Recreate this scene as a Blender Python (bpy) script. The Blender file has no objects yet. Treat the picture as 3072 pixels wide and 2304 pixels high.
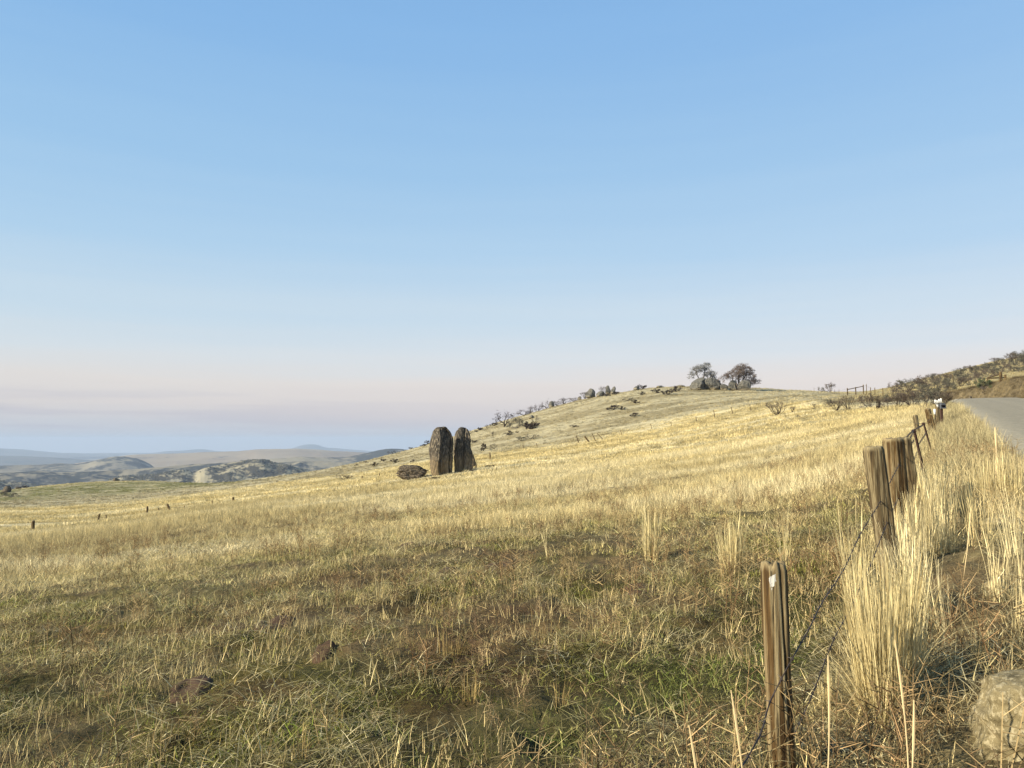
import bpy, bmesh, math, random
import numpy as np
from mathutils import Vector, Matrix

# ------------------------------------------------------------------ camera, sky, sun
SC = bpy.context.scene
COL = SC.collection
F = 750.0                       # focal length in picture pixels (1024 wide)
HZ = 440.0                      # picture row of the horizon
TH = math.atan((HZ - 384.0) / F)
EYE = 1.6
cam_d = bpy.data.cameras.new('camera')
cam_d.sensor_width = 36.0
cam_d.lens = 36.0 * F / 1024.0
cam_d.clip_start = 0.05
cam_d.clip_end = 60000.0
cam = bpy.data.objects.new('camera', cam_d)
COL.objects.link(cam)
cam.location = (0, 0, EYE)
cam.rotation_euler = (math.radians(90) + TH, 0, 0)
SC.camera = cam

SUN_AZ = math.radians(-114)     # clockwise from the view direction (+Y): left and a little behind
SUN_EL = math.radians(25)
world = bpy.data.worlds.new('World')
SC.world = world
world.use_nodes = True
SC.view_settings.view_transform = 'Standard'
SC.view_settings.look = 'None'
SC.view_settings.exposure = 1.0
SC.view_settings.gamma = 1.0


def lin(r, g, b):
    f = lambda c: (c / 255 / 12.92) if c / 255 <= 0.04045 else ((c / 255 + 0.055) / 1.055) ** 2.4
    return (f(r), f(g), f(b), 1.0)


def N(nt, typ, **kw):
    n = nt.nodes.new(typ)
    ins = kw.pop('ins', {})
    for k, v in kw.items():
        setattr(n, k, v)
    for k, v in ins.items():
        if isinstance(v, bpy.types.NodeSocket):
            nt.links.new(v, n.inputs[k])
        else:
            n.inputs[k].default_value = v
    return n


def math_n(nt, op, a, b=None, c=None, clamp=False):
    n = nt.nodes.new('ShaderNodeMath'); n.operation = op; n.use_clamp = clamp
    for i, v in enumerate((a, b, c)):
        if v is None: continue
        if isinstance(v, bpy.types.NodeSocket): nt.links.new(v, n.inputs[i])
        else: n.inputs[i].default_value = v
    return n.outputs[0]


def mix_n(nt, f, a, b, blend='MIX'):
    n = nt.nodes.new('ShaderNodeMix'); n.data_type = 'RGBA'; n.blend_type = blend
    for i, v in ((0, f), (6, a), (7, b)):
        if isinstance(v, bpy.types.NodeSocket): nt.links.new(v, n.inputs[i])
        else: n.inputs[i].default_value = v if i == 0 or len(v) == 4 else (*v, 1)
    return n.outputs[2]


def ramp_n(nt, fac, stops, interp='LINEAR'):
    n = nt.nodes.new('ShaderNodeValToRGB')
    cr = n.color_ramp; cr.interpolation = interp
    while len(cr.elements) < len(stops): cr.elements.new(0.5)
    for e, (p, c) in zip(cr.elements, stops):
        e.position = p; e.color = c if len(c) == 4 else (*c, 1)
    nt.links.new(fac, n.inputs[0])
    return n.outputs[0]


def build_sky():
    nt = world.node_tree
    nt.nodes.clear()
    out = nt.nodes.new('ShaderNodeOutputWorld')
    tc = nt.nodes.new('ShaderNodeTexCoord')
    sep = N(nt, 'ShaderNodeSeparateXYZ', ins={0: tc.outputs['Generated']})
    sky = nt.nodes.new('ShaderNodeTexSky')
    sky.sky_type = 'NISHITA'; sky.sun_disc = False
    sky.sun_elevation = SUN_EL; sky.sun_rotation = SUN_AZ % (2 * math.pi)
    sky.air_density = 1.0; sky.dust_density = 1.5; sky.ozone_density = 1.5
    # clear air reddens and pales towards the horizon, faint mauve bands of thin cloud low down
    z = sep.outputs['Z']
    s = lambda d: math.sin(math.radians(d))
    el = math_n(nt, 'MULTIPLY', z, 1.0, clamp=True)
    # thin stratus bands near the horizon
    mp = N(nt, 'ShaderNodeMapping', ins={0: tc.outputs['Generated'], 'Scale': (1.6, 1.6, 34.0)})
    ns = N(nt, 'ShaderNodeTexNoise', ins={'Vector': mp.outputs[0], 'Scale': 1.0, 'Detail': 4.0, 'Roughness': 0.55})
    bend = math_n(nt, 'MULTIPLY', math_n(nt, 'SUBTRACT', ns.outputs[0], 0.5), 0.055)
    el2 = math_n(nt, 'ADD', el, bend)
    grad = ramp_n(nt, el2, [
        (0.0, lin(192, 200, 213)), (s(1.0), lin(201, 204, 213)), (s(2.6), lin(221, 214, 213)),
        (s(4.2), lin(227, 221, 218)), (s(6.3), lin(217, 224, 230)), (s(9), lin(202, 220, 234)),
        (s(14), lin(177, 209, 236)), (s(20), lin(158, 198, 234)), (s(29), lin(137, 184, 231)),
        (s(50), lin(110, 160, 215)), (1.0, lin(90, 140, 200))])
    # slightly deeper and greener on the sun's side, paler and rosier away from it
    xr = math_n(nt, 'MULTIPLY_ADD', sep.outputs['X'], 0.75, 0.5, clamp=True)
    side = mix_n(nt, xr, (0.965, 0.985, 0.99), (1.05, 1.015, 1.005))
    grad = mix_n(nt, 1.0, grad, side, 'MULTIPLY')
    # mauve cloud streaks
    band = math_n(nt, 'MULTIPLY',
                  ramp_out(nt, ns.outputs[0], 0.50, 0.62),
                  ramp_out(nt, el, 0.085, 0.02))
    left = math_n(nt, 'MULTIPLY_ADD', sep.outputs['X'], -1.2, 0.35, clamp=True)
    band = math_n(nt, 'MULTIPLY', math_n(nt, 'MULTIPLY', band, left), 0.55)
    grad = mix_n(nt, band, grad, lin(180, 182, 200))
    b1 = N(nt, 'ShaderNodeBackground', ins={0: sky.outputs[0], 1: 0.055})
    b2 = N(nt, 'ShaderNodeBackground', ins={0: grad, 1: 0.525})
    mx = N(nt, 'ShaderNodeMixShader', ins={0: 0.93, 1: b1.outputs[0], 2: b2.outputs[0]})
    nt.links.new(mx.outputs[0], out.inputs[0])


def ramp_out(nt, v, a, b):
    n = nt.nodes.new('ShaderNodeMapRange'); n.clamp = True; n.interpolation_type = 'SMOOTHSTEP'
    if isinstance(v, bpy.types.NodeSocket): nt.links.new(v, n.inputs[0])
    lo, hi = (a, b)
    n.inputs[1].default_value = lo; n.inputs[2].default_value = hi
    return n.outputs[0]


build_sky()
sun_d = bpy.data.lights.new('sun', 'SUN')
sun_d.energy = 5.0
sun_d.angle = math.radians(0.6)
sun_d.color = (1.0, 0.89, 0.69)
sun = bpy.data.objects.new('sun', sun_d)
COL.objects.link(sun)
sdir = Vector((math.sin(SUN_AZ) * math.cos(SUN_EL), math.cos(SUN_AZ) * math.cos(SUN_EL), math.sin(SUN_EL)))
sun.rotation_euler = sdir.to_track_quat('Z', 'Y').to_euler()

rng = np.random.default_rng(7)
random.seed(7)


# ------------------------------------------------------------------ numpy noise
def _h(ix, iy, iz, seed):
    n = (ix.astype(np.int64) * 374761393 + iy.astype(np.int64) * 668265263 + iz.astype(np.int64) * 2147483647 + seed * 974711) & 0xFFFFFFFF
    n = ((n ^ (n >> 13)) * 1274126177) & 0xFFFFFFFF
    n = ((n ^ (n >> 16)) * 2246822519) & 0xFFFFFFFF
    return ((n ^ (n >> 15)) & 0xFFFFFF) / float(0xFFFFFF)


def vn(x, y, z=None, seed=0):
    x = np.asarray(x, float); y = np.asarray(y, float)
    z = np.zeros_like(x) if z is None else np.asarray(z, float)
    ix, iy, iz = np.floor(x), np.floor(y), np.floor(z)
    fx, fy, fz = x - ix, y - iy, z - iz
    u, v, w = [t * t * (3 - 2 * t) for t in (fx, fy, fz)]
    r = 0
    for a in (0, 1):
        for b in (0, 1):
            for c in (0, 1):
                r = r + _h(ix + a, iy + b, iz + c, seed) * (u if a else 1 - u) * (v if b else 1 - v) * (w if c else 1 - w)
    return r


def fbm(x, y, z=None, oct=4, seed=0, gain=0.5):
    t = 0; a = 1; s = 0
    for o in range(oct):
        k = 2.03 ** o
        t = t + a * vn(np.asarray(x) * k, np.asarray(y) * k, None if z is None else np.asarray(z) * k, seed + o)
        s += a; a *= gain
    return t / s


def sst(a, b, x):
    t = np.clip((np.asarray(x, float) - a) / (b - a), 0, 1)
    return t * t * (3 - 2 * t)


# ------------------------------------------------------------------ the lie of the land
# For each bearing: how high the ground stands at each distance (given as the angle it is seen under from the eye).
CT, ST = math.cos(TH), math.sin(TH)


def slope_of(px, py):
    Y = -(py - 384.0) / F
    return (Y * CT + ST) / (CT - Y * ST)        # rise per metre of forward depth


def az_of(px):
    return math.atan((px - 512.0) / F / CT)


R_NEAR = [1.0, 2.0, 4.0, 8.0, 15.0]
R_FAR = [30, 60, 95, 150, 200, 250, 300, 350, 420, 600]
COLS = {
    -300: [570, 556, 548, 535, 527, 522, 518, 514, 520, 560],
    0: [556, 538, 529, 513, 506, 503, 496, 489, 496, 520],
    70: [551, 528, 524, 511, 504, 500, 491, 480, 487, 520],
    135: [541, 521, 517, 506, 499, 496, 489, 477, 484, 515],
    180: [531, 514, 509, 500, 494, 490, 485, 479.5, 486, 515],
    222: [525, 509, 502, 495, 490, 486, 483.5, 484.5, 492, 515],
    300: [516, 500, 492, 484, 479, 475.5, 473.5, 475, 482, 515],
    345: [512, 494, 486, 478, 473, 468, 466, 468, 478, 515],
    380: [508, 489, 480, 473, 466, 460, 457, 459, 475, 510],
    430: [503, 483, 470, 463, 454, 446, 443.5, 448, 470, 500],
    500: [496, 474, 464, 456, 440, 421, 422, 432, 450, 480],
    580: [488, 465, 455, 443, 420, 398, 400, 410, 425, 460],
    650: [480, 455, 443, 430, 407, 386.5, 388, 395, 405, 440],
    720: [473, 447, 432, 417, 400, 386, 386, 390, 400, 420],
    790: [463, 434, 415, 402, 395, 389.8, 391, 394, 400, 410],
    860: [449, 418, 406, 397, 394.5, 393.5, 394, 396, 400, 410],
    900: [441, 412, 404, 397, 392.5, 388, 385, 384, 385, 400],
    950: [434, 409, 400, 390, 384, 378, 374, 372, 374, 390],
    1024: [430, 408, 386, 378, 371, 362, 357, 354, 354, 380],
    1200: [425, 398, 380, 370, 360, 350, 347, 347, 352, 390],
    1400: [425, 398, 380, 370, 360, 352, 348, 350, 356, 390],
}
NEAR_FIX = {860: [None, None, 758, 586, 497], 900: [None, None, 748, 572, 485], 950: [None, None, 738, 558, 476],
            1024: [None, None, 730, 548, 466], 1200: [None, None, 720, 545, 460], 1400: [None, None, 720, 545, 460]}
cols = sorted(COLS)
AZC = np.array([az_of(c) for c in cols])
R_ALL = np.array(R_NEAR + R_FAR + [1000, 2000, 5000, 18000], float)
TAN = np.zeros((len(cols), len(R_ALL)))
for i, c in enumerate(cols):
    ca = math.cos(AZC[i])
    for j, r in enumerate(R_ALL):
        d = r * ca
        if j < 5:
            z = -0.02 * d + 0.09 * (c - 512) / F * d
            fx = NEAR_FIX.get(c)
            if fx and fx[j] is not None:
                z = EYE + slope_of(c, fx[j]) * d
        elif j < 15:
            z = EYE + slope_of(c, COLS[c][j - 5]) * d
        else:
            z = [-95, -200, -245, -262][j - 15]
        TAN[i, j] = (z - EYE) / r
# dense, smoothed table; behind the camera the two edges are joined up
NA, NR = 1441, 520
AZG = np.linspace(-math.pi, math.pi, NA)
LRG = np.linspace(math.log(1.0), math.log(18000.0), NR)
azx = np.concatenate([[AZC[-1] - 2 * math.pi], AZC, [AZC[0] + 2 * math.pi]])
tab = np.vstack([TAN[-1], TAN, TAN[0]])
mid = np.stack([np.interp(LRG, np.log(R_ALL), row) for row in tab])
G = np.stack([np.interp(AZG, azx, mid[:, j]) for j in range(NR)], axis=1)


def gsm(A, s, axis, wrap):
    k = int(3 * s) + 1
    w = np.exp(-0.5 * (np.arange(-k, k + 1) / s) ** 2); w /= w.sum()
    pad = [(0, 0), (0, 0)]; pad[axis] = (k, k)
    P = np.pad(A, pad, mode='wrap' if wrap else 'edge')
    out = 0
    for i, wi in enumerate(w):
        sl = [slice(None)] * 2; sl[axis] = slice(i, i + A.shape[axis])
        out = out + wi * P[tuple(sl)]
    return out


G = gsm(G, 5.0, 0, False)
G = gsm(G, 4.5, 1, False)

# the gravel road: left edge starts here and runs this way, rising
RX, RY, RDX, RDY, RZ0, RSL, RW = 9.6, 14.0, 0.4962, 0.8682, 1.30, 0.0600, 6.2


def road_st(x, y):
    s = (x - RX) * RDX + (y - RY) * RDY
    t = (x - RX) * RDY - (y - RY) * RDX
    t = t - 0.02 * np.minimum(s, 0) ** 2 + 0.03 * np.maximum(s - 86, 0) ** 2
    return s, t


def road_z(s):
    return RZ0 + RSL * np.clip(s, -60, 84) - 0.0016 * np.clip(s - 84, 0, 60) ** 2


def H0(x, y):
    x = np.asarray(x, float); y = np.asarray(y, float)
    r = np.maximum(np.hypot(x, y), 1.0)
    az = np.arctan2(x, y)
    u = (az + math.pi) / (2 * math.pi) * (NA - 1)
    v = (np.log(np.minimum(r, 17999)) - LRG[0]) / (LRG[-1] - LRG[0]) * (NR - 1)
    i = np.clip(np.floor(u).astype(int), 0, NA - 2); j = np.clip(np.floor(v).astype(int), 0, NR - 2)
    fu, fv = u - i, v - j
    t = (G[i, j] * (1 - fu) * (1 - fv) + G[i + 1, j] * fu * (1 - fv) + G[i, j + 1] * (1 - fu) * fv + G[i + 1, j + 1] * fu * fv)
    z = EYE + t * r
    z = np.where(np.hypot(x, y) < 1.0, z * np.hypot(x, y), z)
    return z


MOUNDS = []   # (x, y, radius, height)


def H(x, y):
    x = np.asarray(x, float); y = np.asarray(y, float)
    z = H0(x, y)
    r = np.hypot(x, y)
    far = np.minimum(r / 100.0, 3.0)
    # hummocks near by, cattle terraces and rills on the slopes further off
    z = z + (fbm(x * 1.1, y * 1.1, oct=4, seed=3) - 0.5) * 0.16 * sst(1.5, 5, r) * (1 - sst(60, 160, r) * 0.4)
    z = z + (fbm(x / 7.0, y / 7.0, oct=3, seed=9) - 0.5) * 0.22 * sst(5, 25, r)
    z = z + (np.abs(fbm(x * 3.1, y * 3.1, oct=3, seed=13) - 0.5) * 2 - 0.3) * 0.10 * sst(1.5, 4, r) * (1 - sst(30, 60, r))
    z = z + (fbm(x / 26.0, y / 9.0, oct=4, seed=15) - 0.5) * 1.0 * sst(40, 160, r) * (1 - sst(500, 900, r))
    z = z + (fbm(x / 5.0, y / 1.6, oct=3, seed=25) - 0.5) * 0.5 * sst(120, 200, r) * (1 - sst(500, 900, r))
    z = z + (fbm(x / 220.0, y / 220.0, oct=5, seed=31) - 0.5) * 40.0 * sst(700, 2500, r)
    for mx, my, mr, mh in MOUNDS:
        q = ((x - mx) ** 2 + (y - my) ** 2) / mr ** 2
        z = z + mh * np.exp(-q * 1.6) * (0.8 + 0.4 * vn(x * 9, y * 9, seed=77))
    s, t = road_st(x, y)
    zr = road_z(s) - 0.05 - 0.012 * np.abs(t - RW / 2)
    w = sst(-2.4, -0.4, t) * (1 - sst(RW + 0.3, RW + 4.0, t)) * sst(-75, -60, s) * (1 - sst(108, 116, s))
    ditch = -0.22 * np.exp(-((t + 1.1) / 0.8) ** 2) * sst(-3, 6, s) * (1 - sst(90, 110, s))
    bank = 1.15 * sst(RW + 0.8, RW + 4.0, t) * (1 - sst(RW + 6, RW + 20, t)) * sst(0, 20, s) * (1 - 0.9 * sst(88, 112, s))
    z = z + bank * (0.75 + 0.5 * fbm(x / 2.5, y / 2.5, oct=3, seed=44))
    return z * (1 - w) + zr * w + ditch


def ray(px, py):
    X = (px - 512.0) / F; Y = -(py - 384.0) / F
    return np.array([X, CT - Y * ST, Y * CT + ST])


RS = np.exp(np.linspace(math.log(1.2), math.log(650), 3500))


def hit(px, py, rmin=1.2, rmax=650):
    d = ray(px, py); hor = math.hypot(d[0], d[1])
    rs = RS[(RS >= rmin) & (RS <= rmax)]
    x = d[0] / hor * rs; y = d[1] / hor * rs
    g = (EYE + d[2] / hor * rs) - H(x, y)
    w = np.where(g <= 0)[0]
    k = w[0] if len(w) else int(np.argmin(g / rs))
    return float(x[k]), float(y[k]), float(H(x[k:k + 1], y[k:k + 1])[0]), float(y[k] * CT)


def at(px, py, depth):
    """point seen at a pixel, at a horizontal forward distance"""
    d = ray(px, py)
    k = depth / d[1]
    return Vector((d[0] * k, depth, EYE + d[2] * k))


def hz(x, y):
    return float(H(np.array([x]), np.array([y]))[0])


# ------------------------------------------------------------------ object helpers
def tag(o, label=None, cat=None, group=None, kind=None):
    if label: o['label'] = label
    if cat: o['category'] = cat
    if group: o['group'] = group
    if kind: o['kind'] = kind
    return o


def empty(name, loc, rz=0.0):
    o = bpy.data.objects.new(name, None); COL.objects.link(o)
    o.location = loc; o.rotation_euler = (0, 0, rz); o.empty_display_size = 0.2
    return o


def mesh_of(name, V, Fc, mats=(), smooth=False, attrs=None):
    me = bpy.data.meshes.new(name)
    me.from_pydata([tuple(v) for v in V] if not isinstance(V, np.ndarray) else V.tolist(), [], Fc if isinstance(Fc, list) else Fc.tolist())
    for m in mats: me.materials.append(m)
    if smooth: me.polygons.foreach_set('use_smooth', [True] * len(me.polygons))
    if attrs:
        for k, (typ, arr) in attrs.items():
            a = me.attributes.new(k, typ, 'POINT')
            if typ == 'FLOAT': a.data.foreach_set('value', np.asarray(arr, np.float32).ravel())
            elif typ == 'FLOAT_VECTOR': a.data.foreach_set('vector', np.asarray(arr, np.float32).ravel())
            elif typ == 'INT': a.data.foreach_set('value', np.asarray(arr, np.int32).ravel())
    me.update()
    return me


def obj(name, me, parent=None, loc=None, rot=None):
    o = bpy.data.objects.new(name, me); COL.objects.link(o)
    if parent: o.parent = parent
    if loc is not None: o.location = loc
    if rot is not None: o.rotation_euler = rot
    return o


class MB:
    """collects geometry, with one float per vertex ('v')"""
    def __init__(s): s.V = []; s.F = []; s.A = []
    def add(s, V, Fc, a=1.0):
        b = len(s.V)
        s.V.extend([tuple(v) for v in V]); s.F.extend([tuple(b + i for i in f) for f in Fc])
        s.A.extend(list(a) if hasattr(a, '__len__') else [a] * len(V))
    def tube(s, pts, rad, n=5, a=1.0, cap=True):
        pts = [Vector(p) for p in pts]; V = []; Fc = []
        for i, p in enumerate(pts):
            t = (pts[min(i + 1, len(pts) - 1)] - pts[max(i - 1, 0)])
            t = t.normalized() if t.length > 1e-9 else Vector((0, 0, 1))
            u = t.cross(Vector((0.13, 0.2, 0.97)) if abs(t.z) < 0.93 else Vector((1, 0, 0))).normalized(); w = t.cross(u)
            r = rad[i] if hasattr(rad, '__len__') else rad
            for k in range(n):
                q = 2 * math.pi * k / n
                V.append(p + (u * math.cos(q) + w * math.sin(q)) * r)
        for i in range(len(pts) - 1):
            for k in range(n):
                k2 = (k + 1) % n
                Fc.append((i * n + k, i * n + k2, (i + 1) * n + k2, (i + 1) * n + k))
        if cap:
            Fc.append(tuple(range(n))[::-1]); Fc.append(tuple((len(pts) - 1) * n + k for k in range(n)))
        s.add(V, Fc, a)
    def box(s, c, size, a=1.0, M=None):
        x, y, z = [q / 2 for q in size]
        V = [Vector((sx * x, sy * y, sz * z)) for sx in (-1, 1) for sy in (-1, 1) for sz in (-1, 1)]
        if M is not None: V = [M @ v for v in V]
        V = [v + Vector(c) for v in V]
        s.add(V, [(0, 1, 3, 2), (4, 6, 7, 5), (0, 4, 5, 1), (2, 3, 7, 6), (0, 2, 6, 4), (1, 5, 7, 3)], a)
    def mesh(s, name, mat, smooth=False):
        return mesh_of(name, s.V, s.F, [mat], smooth, {'v': ('FLOAT', s.A)})
    def build(s, name, mat, parent=None, smooth=False, loc=None):
        return obj(name, s.mesh(name, mat, smooth), parent, loc)


# ------------------------------------------------------------------ materials
MATS = {}


def new_mat(name):
    m = bpy.data.materials.new(name); m.use_nodes = True
    m.node_tree.nodes.clear()
    MATS[name] = m
    return m, m.node_tree


def finish(nt, col, rough=0.9, bump=None, transl=0.0, spec=0.2):
    out = nt.nodes.new('ShaderNodeOutputMaterial')
    p = N(nt, 'ShaderNodeBsdfPrincipled', ins={'Base Color': col, 'Roughness': rough})
    p.inputs['Specular IOR Level'].default_value = spec
    if bump is not None: nt.links.new(bump, p.inputs['Normal'])
    if transl > 0:
        t = N(nt, 'ShaderNodeBsdfTranslucent', ins={0: col})
        mx = N(nt, 'ShaderNodeMixShader', ins={0: transl, 1: p.outputs[0], 2: t.outputs[0]})
        nt.links.new(mx.outputs[0], out.inputs[0])
    else:
        nt.links.new(p.outputs[0], out.inputs[0])


def attr(nt, name, typ='GEOMETRY'):
    n = nt.nodes.new('ShaderNodeAttribute'); n.attribute_name = name; n.attribute_type = typ
    return n


def bump_n(nt, h, strength, dist):
    n = N(nt, 'ShaderNodeBump', ins={'Height': h, 'Strength': strength, 'Distance': dist})
    return n.outputs[0]


def noise_n(nt, vec, scale, detail=4, rough=0.55, map_scale=None, w=None):
    if map_scale is not None:
        mp = N(nt, 'ShaderNodeMapping', ins={0: vec, 'Scale': map_scale}); vec = mp.outputs[0]
    n = N(nt, 'ShaderNodeTexNoise', ins={'Vector': vec, 'Scale': scale, 'Detail': detail, 'Roughness': rough})
    return n.outputs[0]


def mat_ground():
    m, nt = new_mat('soil_and_turf')
    g = nt.nodes.new('ShaderNodeNewGeometry')
    base = attr(nt, 'gcol').outputs['Color']
    P = g.outputs['Position']
    n1 = noise_n(nt, P, 3.0, 6, 0.65)
    n2 = noise_n(nt, P, 25.0, 5, 0.7)
    n3 = noise_n(nt, P, 0.35, 5, 0.65, (1.0, 2.6, 1.0))
    n4 = noise_n(nt, P, 1.2, 6, 0.75, (0.55, 1.6, 1.0))
    k = math_n(nt, 'ADD', math_n(nt, 'MULTIPLY', n1, 0.5), math_n(nt, 'MULTIPLY', n2, 0.5))
    k = math_n(nt, 'MULTIPLY_ADD', math_n(nt, 'SUBTRACT', k, 0.5), 2.6, 1.0)
    k2 = math_n(nt, 'MULTIPLY_ADD', math_n(nt, 'SUBTRACT', n3, 0.5), 1.5, 1.0)
    k3 = math_n(nt, 'MULTIPLY_ADD', math_n(nt, 'SUBTRACT', n4, 0.5), 2.0, 1.0)
    kk = math_n(nt, 'MULTIPLY', math_n(nt, 'MULTIPLY', k, k2), k3)
    kk = math_n(nt, 'MAXIMUM', math_n(nt, 'MINIMUM', kk, 1.5), 0.35)
    cb = N(nt, 'ShaderNodeCombineColor', ins={0: kk, 1: kk, 2: kk})
    col = mix_n(nt, 1.0, base, cb.outputs[0], 'MULTIPLY')
    b = bump_n(nt, math_n(nt, 'ADD', n1, math_n(nt, 'MULTIPLY', n2, 0.4)), 0.9, 0.08)
    finish(nt, col, 0.95, b, spec=0.1)
    return m


def mat_grass():
    m, nt = new_mat('grass_blades')
    t = attr(nt, 'tint', 'INSTANCER').outputs['Color']
    v = attr(nt, 'v').outputs['Fac']
    cb = N(nt, 'ShaderNodeCombineColor', ins={0: v, 1: v, 2: v})
    col = mix_n(nt, 1.0, t, cb.outputs[0], 'MULTIPLY')
    finish(nt, col, 0.9, transl=0.22, spec=0.02)
    return m


def mat_v(name, c1, c2, transl=0.0, rough=0.85, scale=None, c3=None):
    """colour between c1 and c2 by the vertex value, varied by noise"""
    m, nt = new_mat(name)
    v = attr(nt, 'v').outputs['Fac']
    tc = nt.nodes.new('ShaderNodeTexCoord')
    col = mix_n(nt, v, c1, c2)
    b = None
    if scale:
        n = noise_n(nt, tc.outputs['Object'], scale, 5, 0.65)
        k = math_n(nt, 'MULTIPLY_ADD', math_n(nt, 'SUBTRACT', n, 0.5), 1.8, 1.0)
        cb = N(nt, 'ShaderNodeCombineColor', ins={0: k, 1: k, 2: k})
        col = mix_n(nt, 1.0, col, cb.outputs[0], 'MULTIPLY')
        if c3: col = mix_n(nt, ramp_out(nt, n, 0.55, 0.7), col, c3)
        b = bump_n(nt, n, 0.6, 0.02)
    finish(nt, col, rough, b, transl=transl, spec=0.05)
    return m


def mat_rock(name, dark, mid, pale, scale, foot=None, foot_h=2.0, streak=1.0, lichen=0.62, crk=0.5):
    m, nt = new_mat(name)
    tc = nt.nodes.new('ShaderNodeTexCoord')
    P = tc.outputs['Object']
    n1 = noise_n(nt, P, scale, 6, 0.65, (1, 1, 1 / streak))
    n2 = noise_n(nt, P, scale * 4, 6, 0.7, (1, 1, 0.8 / streak))
    vor = N(nt, 'ShaderNodeTexVoronoi', feature='DISTANCE_TO_EDGE',
            ins={'Vector': N(nt, 'ShaderNodeMapping', ins={0: P, 'Scale': (1, 1, 0.45 / streak)}).outputs[0], 'Scale': scale * 1.1})
    col = ramp_n(nt, n1, [(0.32, dark), (0.5, mid), (0.7, mid)])
    lic = ramp_out(nt, n2, lichen - 0.06, lichen + 0.06)
    col = mix_n(nt, lic, col, pale)
    if foot:
        sep = N(nt, 'ShaderNodeSeparateXYZ', ins={0: P})
        hz_ = math_n(nt, 'ADD', sep.outputs[2], math_n(nt, 'MULTIPLY', math_n(nt, 'SUBTRACT', n1, 0.5), foot_h * 2.6))
        fm = ramp_out(nt, hz_, foot_h * 1.45, foot_h * 0.4)
        col = mix_n(nt, math_n(nt, 'MULTIPLY', fm, math_n(nt, 'MULTIPLY_ADD', n2, 1.4, 0.05)), col, foot)
    crack = ramp_out(nt, vor.outputs[0], 0.0, 0.035)
    col = mix_n(nt, math_n(nt, 'MULTIPLY_ADD', crack, crk, 1 - crk), dark, col)
    h = math_n(nt, 'ADD', math_n(nt, 'MULTIPLY', crack, crk), math_n(nt, 'ADD', n2, math_n(nt, 'MULTIPLY', n1, 1.5)))
    finish(nt, col, 0.92, bump_n(nt, h, 1.0, 0.12 / scale), spec=0.15)
    return m


def mat_wood(name, dark, mid, pale):
    m, nt = new_mat(name)
    tc = nt.nodes.new('ShaderNodeTexCoord')
    P = tc.outputs['Object']
    n1 = noise_n(nt, P, 1.0, 5, 0.6, (34, 34, 1.4))
    n2 = noise_n(nt, P, 1.0, 6, 0.7, (150, 150, 5.0))
    n3 = noise_n(nt, P, 6.0, 4, 0.6)
    col = ramp_n(nt, n1, [(0.3, dark), (0.5, mid), (0.72, pale)])
    k = math_n(nt, 'MULTIPLY_ADD', math_n(nt, 'SUBTRACT', n2, 0.5), 2.8, 1.0)
    cb = N(nt, 'ShaderNodeCombineColor', ins={0: k, 1: k, 2: k})
    col = mix_n(nt, 1.0, col, cb.outputs[0], 'MULTIPLY')
    n4 = noise_n(nt, P, 1.0, 4, 0.5, (85, 85, 2.2))
    col = mix_n(nt, math_n(nt, 'MULTIPLY', ramp_out(nt, n4, 0.60, 0.66), 0.85), col, (dark[0] * 0.3, dark[1] * 0.3, dark[2] * 0.3))
    pal = attr(nt, 'pale').outputs['Fac']
    col = mix_n(nt, math_n(nt, 'MULTIPLY', pal, math_n(nt, 'MULTIPLY_ADD', n2, 0.9, 0.45)), col, pale)
    drk = attr(nt, 'groove').outputs['Fac']
    col = mix_n(nt, math_n(nt, 'MULTIPLY', drk, 0.8), col, (dark[0] * 0.45, dark[1] * 0.45, dark[2] * 0.45))
    wh = attr(nt, 'white').outputs['Fac']
    col = mix_n(nt, ramp_out(nt, math_n(nt, 'MULTIPLY', wh, math_n(nt, 'MULTIPLY_ADD', noise_n(nt, P, 60.0, 4, 0.7), 2.6, -0.55)), 0.35, 0.5), col, (0.5, 0.49, 0.45))
    h = math_n(nt, 'ADD', n1, math_n(nt, 'MULTIPLY', n2, 0.6))
    finish(nt, col, 0.85, bump_n(nt, h, 0.9, 0.008))
    return m


def mat_plain(name, c, rough=0.8, metal=0.0, scale=None, amt=0.6):
    m, nt = new_mat(name)
    tc = nt.nodes.new('ShaderNodeTexCoord')
    col = N(nt, 'ShaderNodeRGB'); col.outputs[0].default_value = (*c, 1)
    col = col.outputs[0]; b = None
    if scale:
        n = noise_n(nt, tc.outputs['Object'], scale, 5, 0.65)
        k = math_n(nt, 'MULTIPLY_ADD', math_n(nt, 'SUBTRACT', n, 0.5), amt * 2, 1.0)
        cb = N(nt, 'ShaderNodeCombineColor', ins={0: k, 1: k, 2: k})
        col = mix_n(nt, 1.0, col, cb.outputs[0], 'MULTIPLY')
    finish(nt, col, rough)
    return m


def mat_gravel():
    m, nt = new_mat('gravel')
    g = nt.nodes.new('ShaderNodeNewGeometry'); P = g.outputs['Position']
    v = attr(nt, 'v').outputs['Fac']
    n1 = noise_n(nt, P, 0.8, 5, 0.6); n2 = noise_n(nt, P, 40, 5, 0.8); n3 = noise_n(nt, P, 5, 5, 0.75)
    col = mix_n(nt, n1, (0.175, 0.155, 0.11), (0.28, 0.25, 0.185))
    col = mix_n(nt, math_n(nt, 'MULTIPLY', v, 0.8), col, (0.28, 0.25, 0.18))
    k = math_n(nt, 'MULTIPLY_ADD', math_n(nt, 'SUBTRACT', math_n(nt, 'ADD', n2, n3), 1.0), 1.3, 1.0)
    cb = N(nt, 'ShaderNodeCombineColor', ins={0: k, 1: k, 2: k})
    col = mix_n(nt, 1.0, col, cb.outputs[0], 'MULTIPLY')
    finish(nt, col, 0.95, bump_n(nt, n2, 0.6, 0.02), spec=0.1)
    return m


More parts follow.
